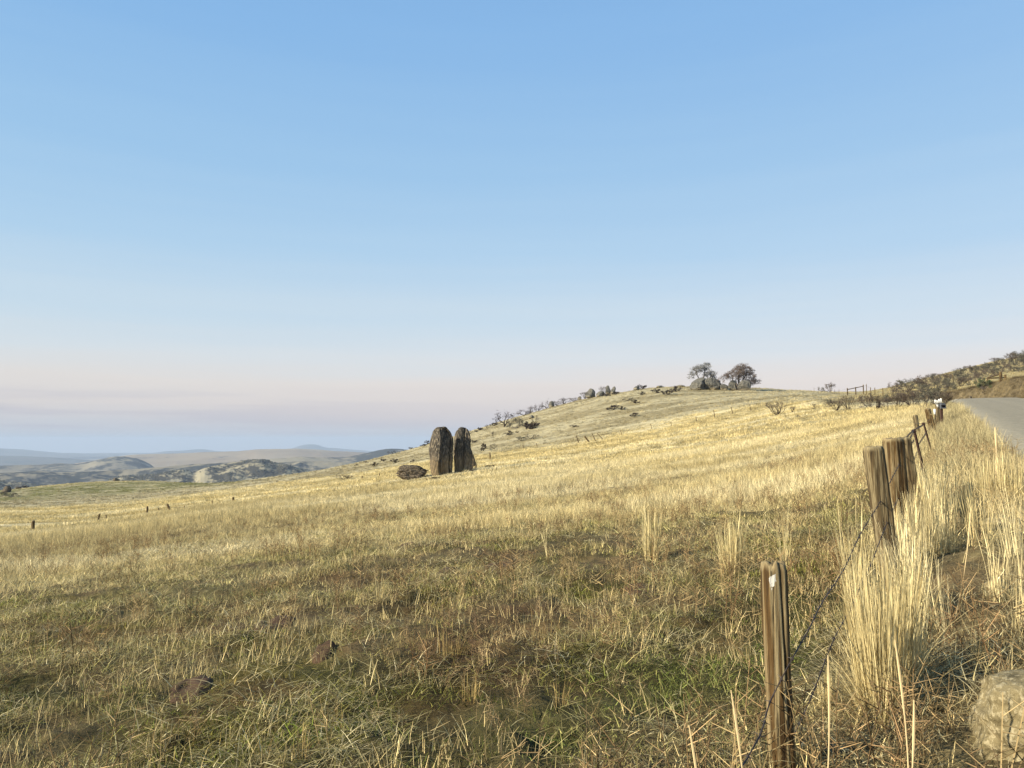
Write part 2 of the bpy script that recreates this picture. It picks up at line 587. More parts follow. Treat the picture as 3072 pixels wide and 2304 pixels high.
def mat_far(name, tan, pale, scrub, sc_scale, amount):
    m, nt = new_mat(name)
    g = nt.nodes.new('ShaderNodeNewGeometry'); P = g.outputs['Position']
    n1 = noise_n(nt, P, 0.0022, 6, 0.6, (1, 1, 2.0))
    n2 = noise_n(nt, P, sc_scale, 4, 0.6, (1.0, 1.0, 2.0))
    n3 = noise_n(nt, P, sc_scale * 6, 3, 0.7)
    col = ramp_n(nt, n1, [(0.35, tan), (0.65, pale)])
    w = attr(nt, 'v').outputs['Fac']
    s = math_n(nt, 'ADD', math_n(nt, 'MULTIPLY', n2, 0.6), math_n(nt, 'MULTIPLY', n3, 0.4))
    s = math_n(nt, 'ADD', s, math_n(nt, 'MULTIPLY', math_n(nt, 'SUBTRACT', w, 0.5), 0.35))
    f = ramp_out(nt, s, 0.62 - amount * 0.2, 0.70 - amount * 0.2)
    col = mix_n(nt, f, col, scrub)
    finish(nt, col, 0.95, spec=0.0)
    return m


M_GROUND = mat_ground(); M_GRASS = mat_grass(); M_GRAVEL = mat_gravel()

# ------------------------------------------------------------------ colours of the ground by place
GOLD = np.array([0.53, 0.435, 0.215]); TANC = np.array([0.36, 0.28, 0.14]); OLIVE = np.array([0.175, 0.160, 0.036])
GREEN = np.array([0.070, 0.115, 0.016]); BROWN = np.array([0.15, 0.085, 0.038]); PALE = np.array([0.40, 0.345, 0.205])
KNOLL = np.array([0.185, 0.175, 0.065]); STRAW = np.array([0.63, 0.545, 0.325]); DIRT = np.array([0.042, 0.024, 0.012])
FXY = np.array([(1.3, 0), (1.33, 3.7), (3.5, 7.2), (4.85, 9.5), (7.6, 14), (11.4, 21), (23.3, 42), (33, 62), (45, 85)])


def fence_off(x, y):
    """signed distance to the right of the fence line, roughly"""
    return x - np.interp(y, FXY[:, 1], FXY[:, 0])


def far_edge(az):
    """distance at which the tall golden grass gives way to the short grass of the hill"""
    return np.interp(np.degrees(az), [-40, -20, -4, 5, 15, 21, 25, 30], [185, 175, 165, 150, 165, 150, 90, 75])


def mx(a, b, t):
    t = np.asarray(t)[..., None]
    return a * (1 - t) + b * t


def tint(x, y, which=0):
    r = np.hypot(x, y); az = np.arctan2(x, y)
    n1 = fbm(x / 5.0, y / 3.0, oct=4, seed=51); n2 = fbm(x / 1.1, y / 1.1, oct=3, seed=61); n3 = fbm(x / 22, y / 7, oct=4, seed=71)
    C = mx(OLIVE, TANC, sst(0.35, 0.65, n2))
    C = mx(C, GREEN, sst(0.50, 0.66, n1) * 0.75 * (1 - sst(9, 22, r)))
    C = mx(C, BROWN * 1.3, sst(0.56, 0.70, fbm(x / 2.2, y / 1.0, oct=3, seed=81)) * 0.6 * (1 - sst(20, 60, r)))
    g = sst(11, 21, r + (n1 - 0.5) * 16)
    gold = mx(GOLD, TANC * np.array([0.92, 0.95, 0.9]), sst(0.44, 0.62, n3) * 0.5)
    gold = mx(gold, STRAW, sst(0.50, 0.62, fbm(x / 14, y / 4, oct=3, seed=91)) * 0.85)
    C = mx(C, BROWN * 1.1, np.exp(-(((x + 0.2) / 0.9) ** 2 + ((y - 6.6) / 1.4) ** 2)) * 0.85)
    C = mx(C, gold, g)
    fo = fence_off(x, y)
    C = mx(C, mx(TANC, GOLD, sst(0.4, 0.6, n2)), sst(-0.6, 0.3, fo) * (1 - sst(70, 90, r)))
    fe = far_edge(az)
    hill = mx(PALE, np.array([0.20, 0.16, 0.075]), sst(0.44, 0.62, fbm(x / 16, y / 5, oct=5, seed=101)) * 0.65)
    C = mx(C, hill, sst(-8, 12, r - fe + (n3 - 0.5) * 30))
    kn = sst(240, 275, r + (n3 - 0.5) * 30) * (1 - sst(math.radians(-22), math.radians(-17.5), az))
    kc = mx(KNOLL, PALE, sst(0.45, 0.62, n1) * 0.7)
    kc = mx(kc, GOLD * 0.9, sst(-31.0, -36.0, np.degrees(az)) * 0.0 + sst(325, 350, r) * 0.6)
    C = mx(C, kc, kn)
    # brown weedy bank beyond the road
    s, t = road_st(x, y)
    bk = sst(RW + 0.6, RW + 1.4, t) * (1 - sst(RW + 5, RW + 8, t)) * sst(5, 20, s) * (1 - sst(110, 118, s))
    C = mx(C, np.array([0.13, 0.10, 0.055]), bk * 0.95)
    hb = sst(130, 150, r) * sst(math.radians(24), math.radians(26), az)
    C = mx(C, np.array([0.33, 0.27, 0.13]), hb * 0.8)
    sh = np.exp(-((t + 0.9) / 1.0) ** 2) * sst(-6, 2, s) * (1 - sst(88, 100, s))
    C = mx(C, np.array([0.23, 0.20, 0.11]), sh * 0.8)
    C = mx(C, np.array([0.26, 0.23, 0.14]), sst(500, 900, r))
    return C


# molehills / bare earth mounds: (px, py, half width px, height m)
MOUND_SPEC = [(275, 625, 24, 0.07, 'low reddish brown earth mound left of centre in the green turf'),
              (324, 652, 15, 0.09, 'small dark brown earth mound beside matted dead straw in the near turf'),
              (447, 573, 18, 0.10, 'bare earth mound, left of a pair, mid field below the tall golden grass'),
              (500, 568, 20, 0.08, 'bare earth mound, right of a pair, mid field below the tall golden grass'),
              (640, 594, 24, 0.07, 'flat rusty earth patch left of the nearest wooden fence post'),
              (190, 690, 26, 0.05, 'dark hollowed earth patch in the bottom left turf'),
              (408, 545, 10, 0.05, 'thin earth heap furthest up the stubble'),
              (836, 757, 14, 0.05, 'dark crumbly earth heap at the foot of the big grass tussock')]
mound_pos = []
for px, py, hw, mh, lb in MOUND_SPEC:
    x, y, z, d = hit(px, py)
    mound_pos.append((x, y, hw * d / F, mh, lb))


# ------------------------------------------------------------------ the ground sheet
def build_ground():
    a1 = np.radians(np.arange(-42, 42.01, 0.14))
    a2 = np.radians(np.concatenate([np.arange(-180, -42, 3.0), np.arange(42.5, 180, 3.0)]))
    az = np.sort(np.concatenate([a1, a2]))
    rr = [0.0]
    r = 0.8
    while r < 18000:
        rr.append(r)
        k = 0.020 if r < 6 else (0.013 if r < 60 else (0.0085 if r < 430 else 0.05))
        r *= 1 + k
    rr = np.array(rr[1:])
    A, R = np.meshgrid(az, rr, indexing='ij')
    X = np.sin(A) * R; Y = np.cos(A) * R
    Z = H(X, Y)
    na, nr = X.shape
    V = np.stack([X.ravel(), Y.ravel(), Z.ravel()], 1)
    i = np.arange(na)[:, None]; j = np.arange(nr - 1)[None, :]
    i2 = (i + 1) % na
    q = np.stack([i * nr + j + 0 * i, i2 * nr + j, i2 * nr + j + 1, i * nr + j + 1 + 0 * i], -1).reshape(-1, 4)
    c = len(V)
    V = np.vstack([V, [[0, 0, 0.0]]])
    me = bpy.data.meshes.new('ground')
    nq = len(q); tri = np.stack([np.arange(na) * nr, np.full(na, c), ((np.arange(na) + 1) % na) * nr], 1)
    me.vertices.add(len(V)); me.vertices.foreach_set('co', V.ravel())
    loops = np.concatenate([q[:, ::-1].ravel(), tri.ravel()])
    me.loops.add(len(loops)); me.loops.foreach_set('vertex_index', loops)
    starts = np.concatenate([np.arange(nq) * 4, nq * 4 + np.arange(na) * 3])
    me.polygons.add(nq + na); me.polygons.foreach_set('loop_start', starts)
    me.update(calc_edges=True); me.validate()
    me.polygons.foreach_set('use_smooth', [True] * len(me.polygons))
    C = tint(V[:, 0], V[:, 1])
    r = np.hypot(V[:, 0], V[:, 1])
    # soil shows between the tufts near by; further off the sheet carries the colour of the sward itself
    soil = mx(DIRT, np.array([0.040, 0.030, 0.013]), sst(0.4, 0.6, fbm(V[:, 0] * 2, V[:, 1] * 2, oct=3, seed=111)))
    C = mx(soil, C * 0.82, 0.25 + 0.75 * sst(15, 110, r))
    a = me.attributes.new('gcol', 'FLOAT_COLOR', 'POINT')
    a.data.foreach_set('color', np.hstack([C, np.ones((len(C), 1))]).astype(np.float32).ravel())
    me.materials.append(M_GROUND)
    o = obj('ground', me)
    tag(o, kind='structure')
    fix_up(me)
    return o


def fix_up(me):
    p = me.polygons[len(me.polygons) // 3]
    if p.normal.z < 0: me.flip_normals()


build_ground()


def build_road():
    ss = np.concatenate([np.arange(-50, 0, 2.0), np.arange(0, 104, 0.8)])
    tt = np.linspace(-0.35, RW + 0.35, 15)
    V = []; A = []
    for s in ss:
        # undo the bends to get world positions
        off = -0.02 * min(s, 0) ** 2 * -1 - 0.03 * max(s - 86, 0) ** 2
        for k, t in enumerate(tt):
            e = 0.0
            if k in (0, len(tt) - 1): e = 0.35 * (vn(s / 2.5, k * 1.0, seed=5) - 0.5)
            T = t + off + e
            x = RX + RDX * s + RDY * T; y = RY + RDY * s - RDX * T
            V.append((x, y, 0)); A.append(1.0 if k in (0, 1, 13, 14) else (0.5 if k in (2, 12, 7) else 0.12 * (k % 3)))
    V = np.array(V)
    s_, t_ = road_st(V[:, 0], V[:, 1])
    camb = 0.05 * (1 - ((t_ - RW / 2) / (RW / 2)) ** 2)
    V[:, 2] = np.maximum(road_z(s_) + camb, H(V[:, 0], V[:, 1]) + 0.012)
    edge = (np.abs(t_ - RW / 2) > RW / 2 + 0.1)
    V[edge, 2] = H(V[edge, 0], V[edge, 1]) - 0.03
    n = len(tt)
    Fc = [(i * n + k, i * n + k + 1, (i + 1) * n + k + 1, (i + 1) * n + k) for i in range(len(ss) - 1) for k in range(n - 1)]
    me = mesh_of('road', V, Fc, [M_GRAVEL], True, {'v': ('FLOAT', A)})
    if me.polygons[0].normal.z < 0: me.flip_normals()
    tag(obj('road', me), kind='structure')


build_road()

# ------------------------------------------------------------------ distant hills, each a solid ridge at its own distance
def far_hill(name, dist, depth, crest, base_z, mat, seed, rough, nridge=60.0, wfun=None, step=0.05):
    px = np.array([c[0] for c in crest], float); py = np.array([c[1] for c in crest], float)
    A = np.array([az_of(p) for p in px]); 
    Zc = np.array([EYE + slope_of(p, q) * dist * math.cos(a) for p, q, a in zip(px, py, A)])
    az = np.arange(A[0], A[-1], math.radians(step))
    nr = 56
    f = np.linspace(-1, 1, nr)
    AA, FF = np.meshgrid(az, f, indexing='ij')
    R = dist + depth * FF
    X = np.sin(AA) * R; Y = np.cos(AA) * R
    zc = np.interp(AA, A, Zc)
    k = 5
    zc = gsm(zc, 3.0, 0, False)
    prof = np.cos(np.clip(np.abs(FF), 0, 1) * math.pi / 2) ** 1.3
    hgt = zc - base_z
    rn = np.abs(fbm(X / nridge, Y / nridge, oct=5, seed=seed) - 0.5) * 2
    z = base_z + hgt * prof * (1 - rough * rn * (0.15 + 0.85 * np.abs(FF))) - 6 * (np.abs(FF) > 0.98)
    V = np.stack([X.ravel(), Y.ravel(), z.ravel()], 1)
    na = len(az)
    i = np.arange(na - 1)[:, None]; j = np.arange(nr - 1)[None, :]
    q = np.stack([i * nr + j, (i + 1) * nr + j, (i + 1) * nr + j + 1, i * nr + j + 1], -1).reshape(-1, 4)[:, ::-1]
    w = wfun(AA, FF, X, Y) if wfun else np.full(AA.shape, 0.5)
    me = mesh_of(name, V, q, [mat], True, {'v': ('FLOAT', w.ravel())})
    if me.polygons[0].normal.z < 0: me.flip_normals()
    o = obj(name, me); tag(o, kind='structure')
    return X, Y, z, w


MF1 = mat_far('far_mountain_face', (0.08, 0.085, 0.08), (0.11, 0.105, 0.09), (0.045, 0.055, 0.055), 0.0016, 0.6)
MF2 = mat_far('rolling_range_face', (0.22, 0.165, 0.105), (0.29, 0.23, 0.15), (0.10, 0.085, 0.07), 0.003, 0.2)
MF3 = mat_far('scrub_range_face', (0.17, 0.15, 0.11), (0.26, 0.23, 0.16), (0.045, 0.05, 0.05), 0.005, 0.9)
MF4 = mat_far('speckled_hill_face', (0.22, 0.20, 0.13), (0.29, 0.255, 0.17), (0.05, 0.048, 0.04), 0.022, 0.62)

far_hill('mountain_range', 15500, 1900, [(-260, 448), (-60, 446), (0, 448), (26, 449.3), (47, 451.5), (63, 453), (80, 453.2), (100, 455), (116, 454.4), (124, 456), (134, 457), (150, 455), (158, 452.8), (169, 451), (185, 450.6), (200, 449), (207, 449.2), (217, 451), (240, 453), (270, 453), (290, 450), (297, 446.8), (305, 444.6), (314, 443.6), (320, 445), (326, 447.5), (338, 448), (346, 449), (369, 450.8), (385, 453), (420, 454), (520, 455), (700, 456)],
         -262, MF1, 1, 0.35, 900.0)
far_hill('blue_foothills', 9500, 1500, [(-260, 458), (-60, 456), (0, 455.5), (30, 456), (60, 457.5), (90, 460), (120, 463), (150, 466), (200, 470)], -255, MF1, 5, 0.4, 500.0)
far_hill('rolling_hills', 6200, 1800, [(40, 470), (90, 462), (124, 456), (137, 454.4), (156, 454), (180, 453.4), (217, 451.6), (240, 450.6), (259, 448.4), (278, 448), (298, 447.9), (320, 449.3), (348, 451.5), (380, 453), (420, 456), (500, 460), (640, 466)],
         -250, MF2, 2, 0.45, 500.0)
far_hill('shrubby_range', 4200, 900, [(-260, 463), (-60, 466), (0, 466), (20, 465), (42, 464.8), (63, 462.5), (80, 464), (86.5, 463), (100, 459), (110, 457), (121, 456), (132, 456.8), (142, 459), (153, 464), (158, 468), (175, 473), (220, 478), (300, 480)],
         -245, MF3, 3, 0.5, 200.0)
far_hill('pale_spur', 3400, 700, [(150, 482), (180, 474), (210, 468), (240, 463), (270, 459), (295, 456.8), (305.5, 456), (324, 457.5), (342, 457), (358, 454.3), (374, 450.5), (390, 448.3), (400, 448.6), (411, 450), (430, 453), (480, 462), (560, 475)],
         -235, MF3, 4, 0.3, 220.0, lambda a, f, x, y: 0.35 + 0.3 * sst(math.radians(-12.5), math.radians(-10.5), a))


far_hill('brown_ridge', 2600, 500, [(-260, 476), (-60, 473), (0, 473), (40, 471), (80, 472), (110, 470), (140, 469), (165, 466.5), (185, 465), (205, 463), (225, 461.5), (250, 460.5), (290, 461), (320, 460.5), (345, 462), (370, 465), (430, 470), (500, 480)],
         -230, MF3, 14, 0.5, 130.0, lambda a, f, x, y: 0.45 + 0 * a)


def w4(a, f, x, y):
    p = 512 + F * np.tan(a) * CT
    # bare pale saddle between the two scrubby humps
    return 0.66 - 0.40 * np.exp(-((p - 204) / 5.0) ** 2) - 0.35 * sst(300, 325, p)


SCR = far_hill('scrub_hill', 1900, 420, [(-260, 492), (-60, 482), (0, 480), (30, 482), (60, 487), (100, 484), (127, 475), (142, 475), (156.7, 474.2), (170, 471.5), (185, 469.5), (192, 470.5), (197, 472), (203, 468.5), (210, 467), (221, 465), (234, 462), (247.5, 459.8), (256, 459.3), (265, 459), (272, 460.5), (279, 462.5), (288, 462.5), (297, 465), (310, 469), (325, 471), (345, 473), (400, 480), (470, 492)],
               -225, MF4, 6, 0.42, 80.0, w4, step=0.04)

# ------------------------------------------------------------------ air
def build_haze():
    m, nt = new_mat('haze_air')
    out = nt.nodes.new('ShaderNodeOutputMaterial')
    pv = nt.nodes.new('ShaderNodeVolumePrincipled')
    pv.inputs['Color'].default_value = (0.54, 0.66, 0.83, 1)
    pv.inputs['Density'].default_value = 9.0e-5
    pv.inputs['Anisotropy'].default_value = 0.0
    nt.links.new(pv.outputs[0], out.inputs['Volume'])
    b = MB(); b.box((0, 0, 0), (37600, 37600, 1.0))
    me = mesh_of('haze', [(v[0], v[1], 62.0 if v[2] > 0 else -300.0) for v in b.V], b.F, [m])
    tag(obj('haze', me), kind='stuff', label='thin pale blue haze lying over the valley and distant hills')


build_haze()

# ------------------------------------------------------------------ grass
def blade(mb, x, y, h, w, lean_dir, lean, curve, yaw, v, segs=3, z0=0.0, head=0.0):
    pts = []
    dx, dy = math.cos(lean_dir), math.sin(lean_dir)
    px_, py_, pz_ = x, y, z0; ang = lean
    for i in range(segs + 1):
        pts.append((px_, py_, pz_))
        st = h / segs
        px_ += dx * math.sin(ang) * st; py_ += dy * math.sin(ang) * st; pz_ += math.cos(ang) * st
        ang += curve / segs
    cx, cy = math.cos(yaw) * w / 2, math.sin(yaw) * w / 2
    V = []
    for i, p in enumerate(pts):
        k = 1 - 0.75 * i / segs
        if head and i >= segs - 1: k = head if i == segs - 1 else 0.3
        z = max(p[2], -0.02)
        V += [(p[0] - cx * k, p[1] - cy * k, z), (p[0] + cx * k, p[1] + cy * k, z)]
    Fc = [(2 * i, 2 * i + 1, 2 * i + 3, 2 * i + 2) for i in range(segs)]
    mb.add(V, Fc, v)


PROTO = {}


def clump(kind, seed):
    R = random.Random(seed * 31 + hash_s(kind))
    mb = MB()
    U = R.uniform
    if kind == 'turf':
        for _ in range(30):
            a = U(0, 6.28); q = 0.16 * math.sqrt(U(0, 1))
            blade(mb, q * math.cos(a), q * math.sin(a), U(0.02, 0.075), U(0.0035, 0.006), U(0, 6.28), U(0.2, 1.3), U(0.0, 1.3), U(0, 6.28), U(0.6, 1.35), 2)
    elif kind == 'litter':
        for _ in range(16):
            a = U(0, 6.28); q = 0.22 * math.sqrt(U(0, 1)); ld = U(0, 6.28)
            blade(mb, q * math.cos(a), q * math.sin(a), U(0.05, 0.26), U(0.003, 0.0055), ld, U(1.05, 1.5), U(0.0, 0.7), ld + 1.57 + U(-0.4, 0.4), U(0.6, 1.4), 3, U(0.01, 0.05))
    elif kind == 'stubble':
        for _ in range(9):
            a = U(0, 6.28); q = 0.14 * math.sqrt(U(0, 1))
            blade(mb, q * math.cos(a), q * math.sin(a), U(0.05, 0.17), U(0.003, 0.0055), U(0, 6.28), U(0, 0.35), U(-0.1, 0.5), U(0, 6.28), U(0.7, 1.3), 2)
    elif kind == 'meadow':
        for _ in range(34):
            a = U(0, 6.28); q = 0.22 * math.sqrt(U(0, 1))
            blade(mb, q * math.cos(a), q * math.sin(a), U(0.16, 0.42), U(0.004, 0.008), U(0, 6.28), U(0, 0.4), U(0, 0.5), U(0, 6.28), U(0.65, 1.3), 2, head=0.9)
    elif kind == 'meadow_far':
        for _ in range(26):
            a = U(0, 6.28); q = 0.6 * math.sqrt(U(0, 1))
            blade(mb, q * math.cos(a), q * math.sin(a), U(0.16, 0.42), U(0.02, 0.045), U(0, 6.28), U(0, 0.5), U(0, 0.3), U(-0.6, 0.6), U(0.6, 1.3), 1)
    elif kind == 'tuft_far':
        for _ in range(16):
            a = U(0, 6.28); q = 0.5 * math.sqrt(U(0, 1))
            blade(mb, q * math.cos(a), q * math.sin(a), U(0.10, 0.26), U(0.05, 0.12), U(0, 6.28), U(0, 0.6), U(0, 0.2), U(-0.6, 0.6), U(0.6, 1.3), 1)
    elif kind == 'rye':
        for _ in range(70):
            a = U(0, 6.28); q = 0.13 * math.sqrt(U(0, 1))
            blade(mb, q * math.cos(a), q * math.sin(a), U(0.35, 0.95), U(0.004, 0.0075), a + U(-0.8, 0.8), abs(R.gauss(0, 0.09)), U(0, 0.25), U(0, 6.28), U(0.6, 1.3), 4, head=R.choice([0.25, 0.25, 1.3]))
        for _ in range(12):
            a = U(0, 6.28)
            blade(mb, 0.08 * math.cos(a), 0.08 * math.sin(a), U(0.3, 0.6), U(0.004, 0.006), a, U(0.5, 1.0), U(0.4, 1.1), U(0, 6.28), U(0.6, 1.2), 5)
    elif kind == 'weed':
        for _ in range(5):
            a = U(0, 6.28); x0, y0 = 0.06 * math.cos(a), 0.06 * math.sin(a)
            h = U(0.2, 0.45); ld = U(0, 6.28); ln = U(0.0, 0.4)
            mb.tube([(x0, y0, 0), (x0 + math.cos(ld) * math.sin(ln) * h, y0 + math.sin(ld) * math.sin(ln) * h, h)], [0.0028, 0.0015], 3, U(0.6, 1.1), False)
            for _ in range(6):
                t = U(0.35, 1.0); b = U(0, 6.28); L = U(0.04, 0.12)
                p = Vector((x0 + math.cos(ld) * math.sin(ln) * h * t, y0 + math.sin(ld) * math.sin(ln) * h * t, h * t))
                mb.tube([p, p + Vector((math.cos(b) * L, math.sin(b) * L, L * U(0.2, 1)))], [0.0022, 0.001], 3, U(0.6, 1.3), False)
    pw = 1.4 if kind in ('meadow_far', 'tuft_far') else (1.8 if kind in ('meadow', 'rye') else 2.6)
    mb.A = [min(a ** pw, 2.3) * (1.0 if pw < 2 else 1.05) for a in mb.A]
    return mb.mesh('tuft_' + kind, M_GRASS)


def hash_s(s): return sum((i + 3) * ord(c) for i, c in enumerate(s))


def proto_coll(kind, n=4):
    if kind in PROTO: return PROTO[kind]
    c = bpy.data.collections.new('tufts_' + kind)
    for i in range(n):
        c.objects.link(bpy.data.objects.new('tuft_%s_%d' % (kind, i), clump(kind, i)))
    PROTO[kind] = c
    return c


def scatter(name, kind, P, tints, scl, label, tilt=0.12, hs=None, coll=None, nvar=4, mat=None):
    n = len(P)
    c = coll or proto_coll(kind, nvar)
    rot = np.stack([rng.normal(0, tilt, n), rng.normal(0, tilt, n), rng.uniform(0, 6.283, n)], 1)
    if hs is None: hs = np.ones(n)
    S = np.stack([scl, scl, scl * hs], 1)
    me = mesh_of(name, P, [], [], False, {'rot': ('FLOAT_VECTOR', rot), 'scl': ('FLOAT_VECTOR', S), 'tint': ('FLOAT_VECTOR', tints), 'idx': ('INT', rng.integers(0, nvar, n))})
    o = obj(name, me)
    ng = bpy.data.node_groups.new('scatter_' + name, 'GeometryNodeTree')
    ng.interface.new_socket('Geometry', in_out='INPUT', socket_type='NodeSocketGeometry')
    ng.interface.new_socket('Geometry', in_out='OUTPUT', socket_type='NodeSocketGeometry')
    gi = ng.nodes.new('NodeGroupInput'); go = ng.nodes.new('NodeGroupOutput')
    ip = ng.nodes.new('GeometryNodeInstanceOnPoints')
    ci = ng.nodes.new('GeometryNodeCollectionInfo')
    ci.inputs['Collection'].default_value = c
    ci.inputs['Separate Children'].default_value = True
    ci.inputs['Reset Children'].default_value = True
    def na(nm, typ):
        a = ng.nodes.new('GeometryNodeInputNamedAttribute'); a.data_type = typ
        a.inputs['Name'].default_value = nm
        return a.outputs['Attribute']
    e2r = ng.nodes.new('FunctionNodeEulerToRotation')
    ng.links.new(na('rot', 'FLOAT_VECTOR'), e2r.inputs[0])
    ng.links.new(gi.outputs[0], ip.inputs['Points'])
    ng.links.new(ci.outputs[0], ip.inputs['Instance'])
    ip.inputs['Pick Instance'].default_value = True
    ng.links.new(na('idx', 'INT'), ip.inputs['Instance Index'])
    ng.links.new(e2r.outputs[0], ip.inputs['Rotation'])
    ng.links.new(na('scl', 'FLOAT_VECTOR'), ip.inputs['Scale'])
    ng.links.new(ip.outputs[0], go.inputs[0])
    md = o.modifiers.new('scatter', 'NODES'); md.node_group = ng
    tag(o, label, None, None, 'stuff')
    return o


def wedge(n, r0, r1, a0=-37.5, a1=37.5, power=2.0):
    """random points in a fan in front of the camera; power 2 is even per area, less crowds the near side"""
    u = rng.uniform(0, 1, n)
    r = (r0 ** power + u * (r1 ** power - r0 ** power)) ** (1 / power)
    a = np.radians(rng.uniform(a0, a1, n))
    return np.sin(a) * r, np.cos(a) * r


def off_road(x, y, m=0.0):
    s, t = road_st(x, y)
    return ~((t > -0.2 - m) & (t < RW + 0.2 + m) & (s > -70) & (s < 112))


def off_mound(x, y, k=0.38):
    bare = sst(0.57, 0.64, fbm(x / 1.4, y / 0.9, oct=4, seed=221)) * (1 - sst(14, 30, np.hypot(x, y))) * 0.80
    ok = rng.uniform(0, 1, len(x)) > bare
    cb = at(1060, 786, 3.4)
    ok &= ((x - cb.x) ** 2 + (y - cb.y + 0.12) ** 2) > 0.46 ** 2
    for mx_, my_, mr, mh, lb in mound_pos:
        ok &= ((x - mx_) ** 2 + (y - my_) ** 2) > (mr * k) ** 2 * rng.uniform(0.3, 1.3, len(x))
    return ok


def fan(n, r0, r1, dens, power=2.0, a0=-37.5, a1=37.5):
    x, y = wedge(n, r0, r1, a0, a1, power)
    ok = off_road(x, y) & (rng.uniform(0, 1, n) < dens(x, y)) & off_mound(x, y)
    x, y = x[ok], y[ok]
    return x, y, np.stack([x, y, H(x, y) - 0.01], 1)


def grass():
    cl = lambda a: np.clip(a, 0, 1)
    gold_w = lambda x, y: sst(11, 21, np.hypot(x, y) + (fbm(x / 5.0, y / 3.0, oct=4, seed=51) - 0.5) * 16)
    right = lambda x, y: sst(-0.6, 0.3, fence_off(x, y))
    # short mixed turf
    x, y, P = fan(24000, 1.6, 24, lambda x, y: 0.06 + 0.80 * sst(0.42, 0.62, fbm(x * 1.6, y * 1.6, oct=3, seed=121)), 1.25)
    r = np.hypot(x, y)
    T = tint(x, y); T = mx(T, GREEN * 1.1, rng.uniform(0, 1, len(x)) * 0.5 * (1 - gold_w(x, y)) * (1 - right(x, y)))
    T = T * rng.uniform(0.35, 1.9, (len(x), 1)) * (0.72 + 0.28 * sst(5, 16, r))[:, None]
    scatter('short_turf', 'turf', P, T, rng.uniform(0.6, 1.3, len(x)) * (1 + 0.035 * r), 'short olive and green turf covering the near field', 0.15)
    # dead straw lying flat
    x, y, P = fan(23000, 1.6, 26, lambda x, y: cl(0.14 + 0.62 * sst(0.42, 0.6, fbm(x * 0.9, y * 0.9, oct=3, seed=131)) + right(x, y)), 1.25)
    r = np.hypot(x, y)
    T = mx(TANC, STRAW, rng.uniform(0, 1, len(x))) * rng.uniform(0.4, 1.4, (len(x), 1))
    T = mx(T, OLIVE * 1.3, rng.uniform(0, 1, len(x)) * 0.95 * (1 - 0.6 * right(x, y))) * (0.78 + 0.22 * sst(5, 16, r))[:, None]
    scatter('flattened_straw', 'litter', P, T, rng.uniform(0.6, 1.2, len(x)) * (1 + 0.02 * r), 'flattened dead straw matted over the near ground', 0.10)
    # upright stubble
    x, y, P = fan(22000, 2.2, 40, lambda x, y: cl(0.15 + 0.85 * sst(0.45, 0.62, fbm(x / 1.8, y / 1.8, oct=3, seed=141))), 1.3)
    r = np.hypot(x, y)
    T = mx(TANC * 1.1, GOLD, rng.uniform(0, 1, len(x))) * rng.uniform(0.6, 1.2, (len(x), 1))
    scatter('dry_stubble', 'stubble', P, T, rng.uniform(0.6, 1.3, len(x)) * (1 + 0.006 * r), 'sparse upright dry stubble in the near field', 0.12)
    # dry weeds
    x, y, P = fan(2600, 2.6, 30, lambda x, y: cl(0.2 + sst(0.52, 0.65, fbm(x / 2.5, y / 2.5, oct=3, seed=151))), 1.5)
    T = mx(np.array([0.24, 0.15, 0.075]), TANC, rng.uniform(0, 1, len(x)))
    scatter('dry_weeds', 'weed', P, T, rng.uniform(0.7, 1.3, len(x)), 'thin branching dry weeds standing in the turf', 0.15)
    n = 90
    x = rng.normal(-0.2, 0.75, n); y = rng.normal(6.7, 1.2, n)
    P = np.stack([x, y, H(x, y) - 0.01], 1)
    T = mx(np.array([0.20, 0.125, 0.07]), np.array([0.40, 0.30, 0.16]), rng.uniform(0, 1, n))
    scatter('reddish_weeds', 'weed', P, T, rng.uniform(0.3, 0.6, n), 'patch of reddish brown dead weeds in the middle of the near turf', 0.3)
    # tall golden meadow
    mh = lambda x, y: 0.55 + 0.75 * sst(0.35, 0.65, fbm(x / 9, y / 4, oct=3, seed=161))
    x, y, P = fan(42000, 9, 62, lambda x, y: cl(np.maximum(gold_w(x, y), right(x, y) * 0.5) * (0.4 + 0.6 * sst(0.35, 0.55, fbm(x / 2.0, y / 1.2, oct=3, seed=171)))), 1.45)
    r = np.hypot(x, y)
    T = tint(x, y); T = mx(T, STRAW, rng.uniform(0, 1, len(x)) * 0.4) * rng.uniform(0.75, 1.3, (len(x), 1))
    scatter('golden_meadow_grass', 'meadow', P, T, rng.uniform(0.75, 1.25, len(x)) * (0.9 + 0.006 * r), 'tall golden dry grass of the sloping meadow', 0.12, hs=mh(x, y) * (0.42 + 0.33 * sst(10, 24, r)) + 0.25 * right(x, y))
    x, y, P = fan(60000, 42, 215, lambda x, y: (np.hypot(x, y) < far_edge(np.arctan2(x, y)) + (fbm(x / 22, y / 7, oct=4, seed=71) - 0.5) * 30) * (0.35 + 0.65 * sst(0.35, 0.55, fbm(x / 7, y / 2.5, oct=3, seed=181))), 1.5)
    r = np.hypot(x, y)
    T = tint(x, y) * rng.uniform(0.8, 1.25, (len(x), 1))
    scatter('far_meadow_grass', 'meadow_far', P, T, rng.uniform(0.8, 1.3, len(x)) * (0.9 + 0.004 * r), 'golden grass on the far part of the meadow', 0.1, hs=mh(x, y) * 0.42)
    # short grass of the hill and the knoll
    x, y, P = fan(60000, 120, 440, lambda x, y: (np.hypot(x, y) > far_edge(np.arctan2(x, y)) - 10) * (0.3 + 0.7 * sst(0.4, 0.6, fbm(x / 6, y / 2.5, oct=3, seed=191))), 1.5)
    T = tint(x, y) * rng.uniform(0.75, 1.25, (len(x), 1))
